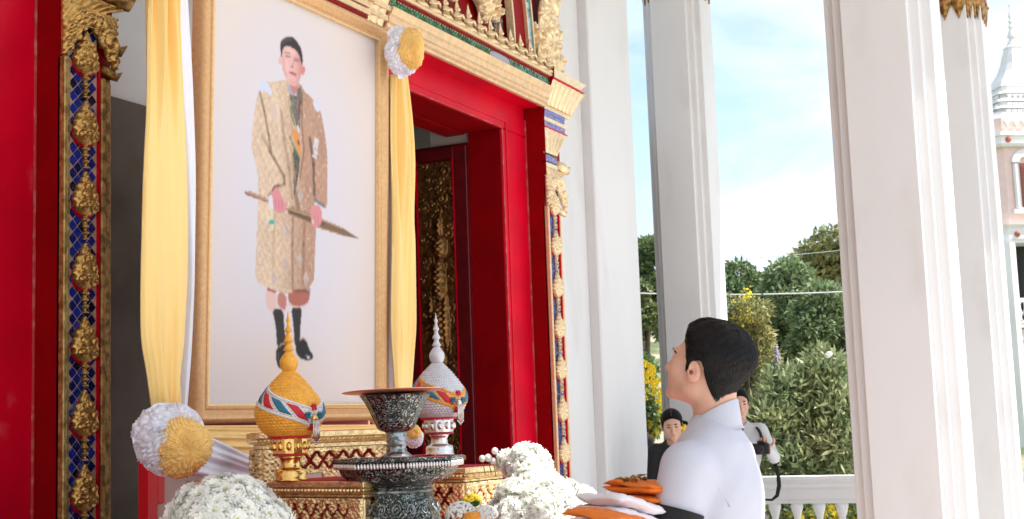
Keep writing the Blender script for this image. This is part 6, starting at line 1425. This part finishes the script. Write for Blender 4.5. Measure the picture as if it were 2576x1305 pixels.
# ------------------------------------------------------------------ pink and white temple building with spire, far right
D0 = 40.0; AX = at(2540, 30, D0); ax, ay = AX[0], AX[1]
T = thing('spired_building', 'pink and white temple building with ringed white spire at the far right edge', 'building', (ax, ay, -.6), rot=(0, 0, R(25.8-90+8)))
k = D0/3400*.9975
k = k*.8587
def H(y): return at(2540, y*.8587, D0)[2]+.6
W_ = k
m_ = MB()
prof = [(.5, 8), (5, 12), (6, 17), (3, 20), (4, 34), (9, 48), (10, 51), (6, 54), (7, 60), (11, 65), (12, 67), (8, 70), (9, 76), (14, 82), (9, 86), (12, 92), (20, 108), (21, 112), (14, 116), (15, 122), (26, 134), (28, 140)]
m_.lathe([(r_*k*.62, H(y)) for r_, y in reversed(prof)], n=24); m_.build('spire', M['stupawhite'], T, smooth=False)
def sq(s, ch=.12): a = s*(1-ch); return [(s, -a), (s, a), (a, s), (-a, s), (-s, a), (-s, -a), (-a, -s), (a, -s)]
def tiered(rows, name, mt):
    m_ = MB()
    for (s0, y0, s1, y1) in rows:
        A0 = [(x, y, H(y1)) for x, y in sq(s1*k)]; A1 = [(x, y, H(y0)) for x, y in sq(s0*k)]; m_.loft([A0, A1])
    return m_.build(name, mt, T)
m_ = MB(); rows = [(18, 140), (26, 146), (24, 152), (30, 170), (36, 195), (46, 222), (58, 240), (76, 264)]
rings = [[(x, y, H(yy)) for x, y in sq(s*k*.92, .35)] for s, yy in reversed(rows)]; m_.loft(rings); m_.build('bell', M['stupawhite'], T, smooth=False)
tiered([(80, 262, 90, 280), (84, 280, 88, 300), (104, 300, 108, 308)], 'tier', M['stupawhite']); tiered([(98, 308, 104, 324), (112, 324, 116, 332), (106, 332, 110, 348)], 'tier', M['stupawhite']); tiered([(126, 348, 130, 356), (120, 356, 124, 372)], 'tier', M['stupawhite'])
tiered([(150, 380, 154, 392), (138, 372, 142, 380), (146, 372, 146, 381)], 'tier', M['stupawhite'])
s_ = 165*k
tiered([(160, 392, 160, 434)], 'wall', M['pink']); tiered([(172, 434, 174, 444), (166, 444, 166, 468), (176, 468, 172, 476)], 'cornice', M['stupawhite'])
tiered([(160, 476, 160, 708)], 'wall', M['pink']); tiered([(180, 696, 174, 706), (174, 706, 174, 736), (170, 736, 170, 746)], 'cornice', M['stupawhite'])
tiered([(182, 968, 182, 978)], 'balcony_floor', M['stupawhite'])
# teeth and ornaments on the tiers
to = None; tm = MB(); tm.add([(-.10, 0, 0), (.10, 0, 0), (0, 0, -.22), (-.08, -.06, -.02), (.08, -.06, -.02), (0, -.06, -.17)], [(3, 4, 5), (0, 3, 5, 2), (1, 2, 5, 4), (0, 1, 4, 3)])
for sz, yy, nn in ((128, 360, 13), (110, 334, 11), (148, 384, 15), (104, 308, 11), (164, 400, 11)):
    for side in range(4):
        for i in range(nn):
            u = (i+.5)/nn*2-1; s__ = sz*k*1.0; p = np.array([u*s__*.86, -s__*1.002]); c, sn = math.cos(side*math.pi/2), math.sin(side*math.pi/2); q = (p[0]*c-p[1]*sn, p[0]*sn+p[1]*c, H(yy)-.02)
            if to is None: to = tm.build('stucco_tooth', M['stupawhite'], T, loc=q)
            else: inst(to, 'stucco_tooth', T, q, (0, 0, side*math.pi/2))
# arched windows with shutters, columns, red studs
wm = MB(); st = MB()
for side in range(4):
    Rz = Matrix.Rotation(side*math.pi/2, 4, 'Z')
    for u in (-.52, .52):
        cx = u*s_; y_ = -160*k
        def bx(x0, x1, y0, y1, z0, z1, mt, nm):
            m_ = MB(); m_.box(x0, x1, y0, y1, z0, z1, Rz); return m_.build(nm, mt, T)
        w_ = 16*k
        bx(cx-w_-.16, cx+w_+.16, y_-.05, y_+.05, H(652), H(520), M['stupawhite'], 'window_frame')
        f = MB(); A = [(cx+(w_+.22)*math.cos(a), y_-.10, H(520)+(w_+.20)*math.sin(a)) for a in np.linspace(0, math.pi, 14)]; B = [(cx+(w_)*math.cos(a), y_-.10, H(520)+w_*.95*math.sin(a)) for a in np.linspace(0, math.pi, 14)]
        V = A+B+[(p[0], y_+.02, p[2]) for p in A]+[(p[0], y_+.02, p[2]) for p in B]; V = [tuple(Rz @ Vector(v)) for v in V]; FF = []
        for i in range(13): FF += [(i, i+1, 15+i, 14+i), (28+i, 42+i, 43+i, 29+i), (i, 28+i, 29+i, i+1), (14+i, 15+i, 43+i, 42+i)]
        f.add(V, FF); f.build('window_arch', M['stupawhite'], T)
        so = bx(cx-w_, cx+w_, y_-.07, y_-.02, H(646), H(522), M['shutter'], 'shutter')
        for q in range(12):
            z = H(646)+.04+q*(H(522)-H(646)-.08)/12; m_ = MB(); m_.box(cx-w_+.04, cx+w_-.04, y_-.085, y_-.068, z, z+.05, Rz); m_.build('shutter_slat', M['shutter'], so)
        bx(cx-w_-.28, cx+w_+.28, y_-.12, y_+.02, H(664), H(652), M['stupawhite'], 'window_sill')
        for e in (-1, 1):
            m_ = MB(); c_ = Rz @ Vector((cx+e*(w_+.14), y_-.06, 0)); m_.tube([(c_[0], c_[1], H(650)), (c_[0], c_[1], H(526))], .055, 8); m_.build('window_column', M['stupawhite'], T)
    for u in (-.78, 0, .78):
        for yy in (456, 722):
            c_ = Rz @ Vector((u*s_, -(167 if yy < 600 else 175)*k, H(yy))); st.sph((c_[0], c_[1], c_[2]), .085, 8, 5)
tag(st.build('red_stud', M['terracotta'], T, smooth=True), kind='stuff')
# open gallery below: columns, dark core, balcony balustrade
tiered([(90, 746, 90, 1100)], 'core', M['dark'])
m_ = MB()
for sx in (-1, 1):
    for sy in (-1, 1): m_.tube([(sx*160*k, sy*160*k, 0), (sx*160*k, sy*160*k, H(746))], .28, 10)
m_.build('gallery_column', M['stupawhite'], T)
rb = MB()
for side in range(4):
    Rz = Matrix.Rotation(side*math.pi/2, 4, 'Z'); rb.box(-178*k, 178*k, -179*k, -174*k, H(908), H(896), Rz)
    rb.box(-178*k, 178*k, -179*k, -174*k, H(966), H(957), Rz)
rb.build('balcony_rail', M['stupawhite'], T)
bb = None
for side in range(4):
    for u in np.linspace(-.96, .96, 24):
        p = Matrix.Rotation(side*math.pi/2, 4, 'Z') @ Vector((u*176*k, -176.5*k, H(958)))
        hh = H(906)-H(958)
        if bb is None: bb = MB().lathe([(.05, 0), (.05, hh*.08), (.03, hh*.14), (.065, hh*.4), (.03, hh*.62), (.03, hh*.85), (.05, hh)], n=8).build('baluster', M['stupawhite'], T, smooth=True, loc=p)
        else: inst(bb, 'baluster', T, p)
tiered([(172, 980, 172, 1000)], 'wall', M['pink']); tiered([(176, 1000, 176, 1010)], 'cornice', M['stupawhite']); tiered([(170, 1010, 170, 1034)], 'wall', M['pink']); tiered([(176, 1034, 176, 1042)], 'cornice', M['stupawhite']); tiered([(150, 1042, 150, 1170)], 'wall', M['dark'])
# bare branch and leaves seen through the gallery
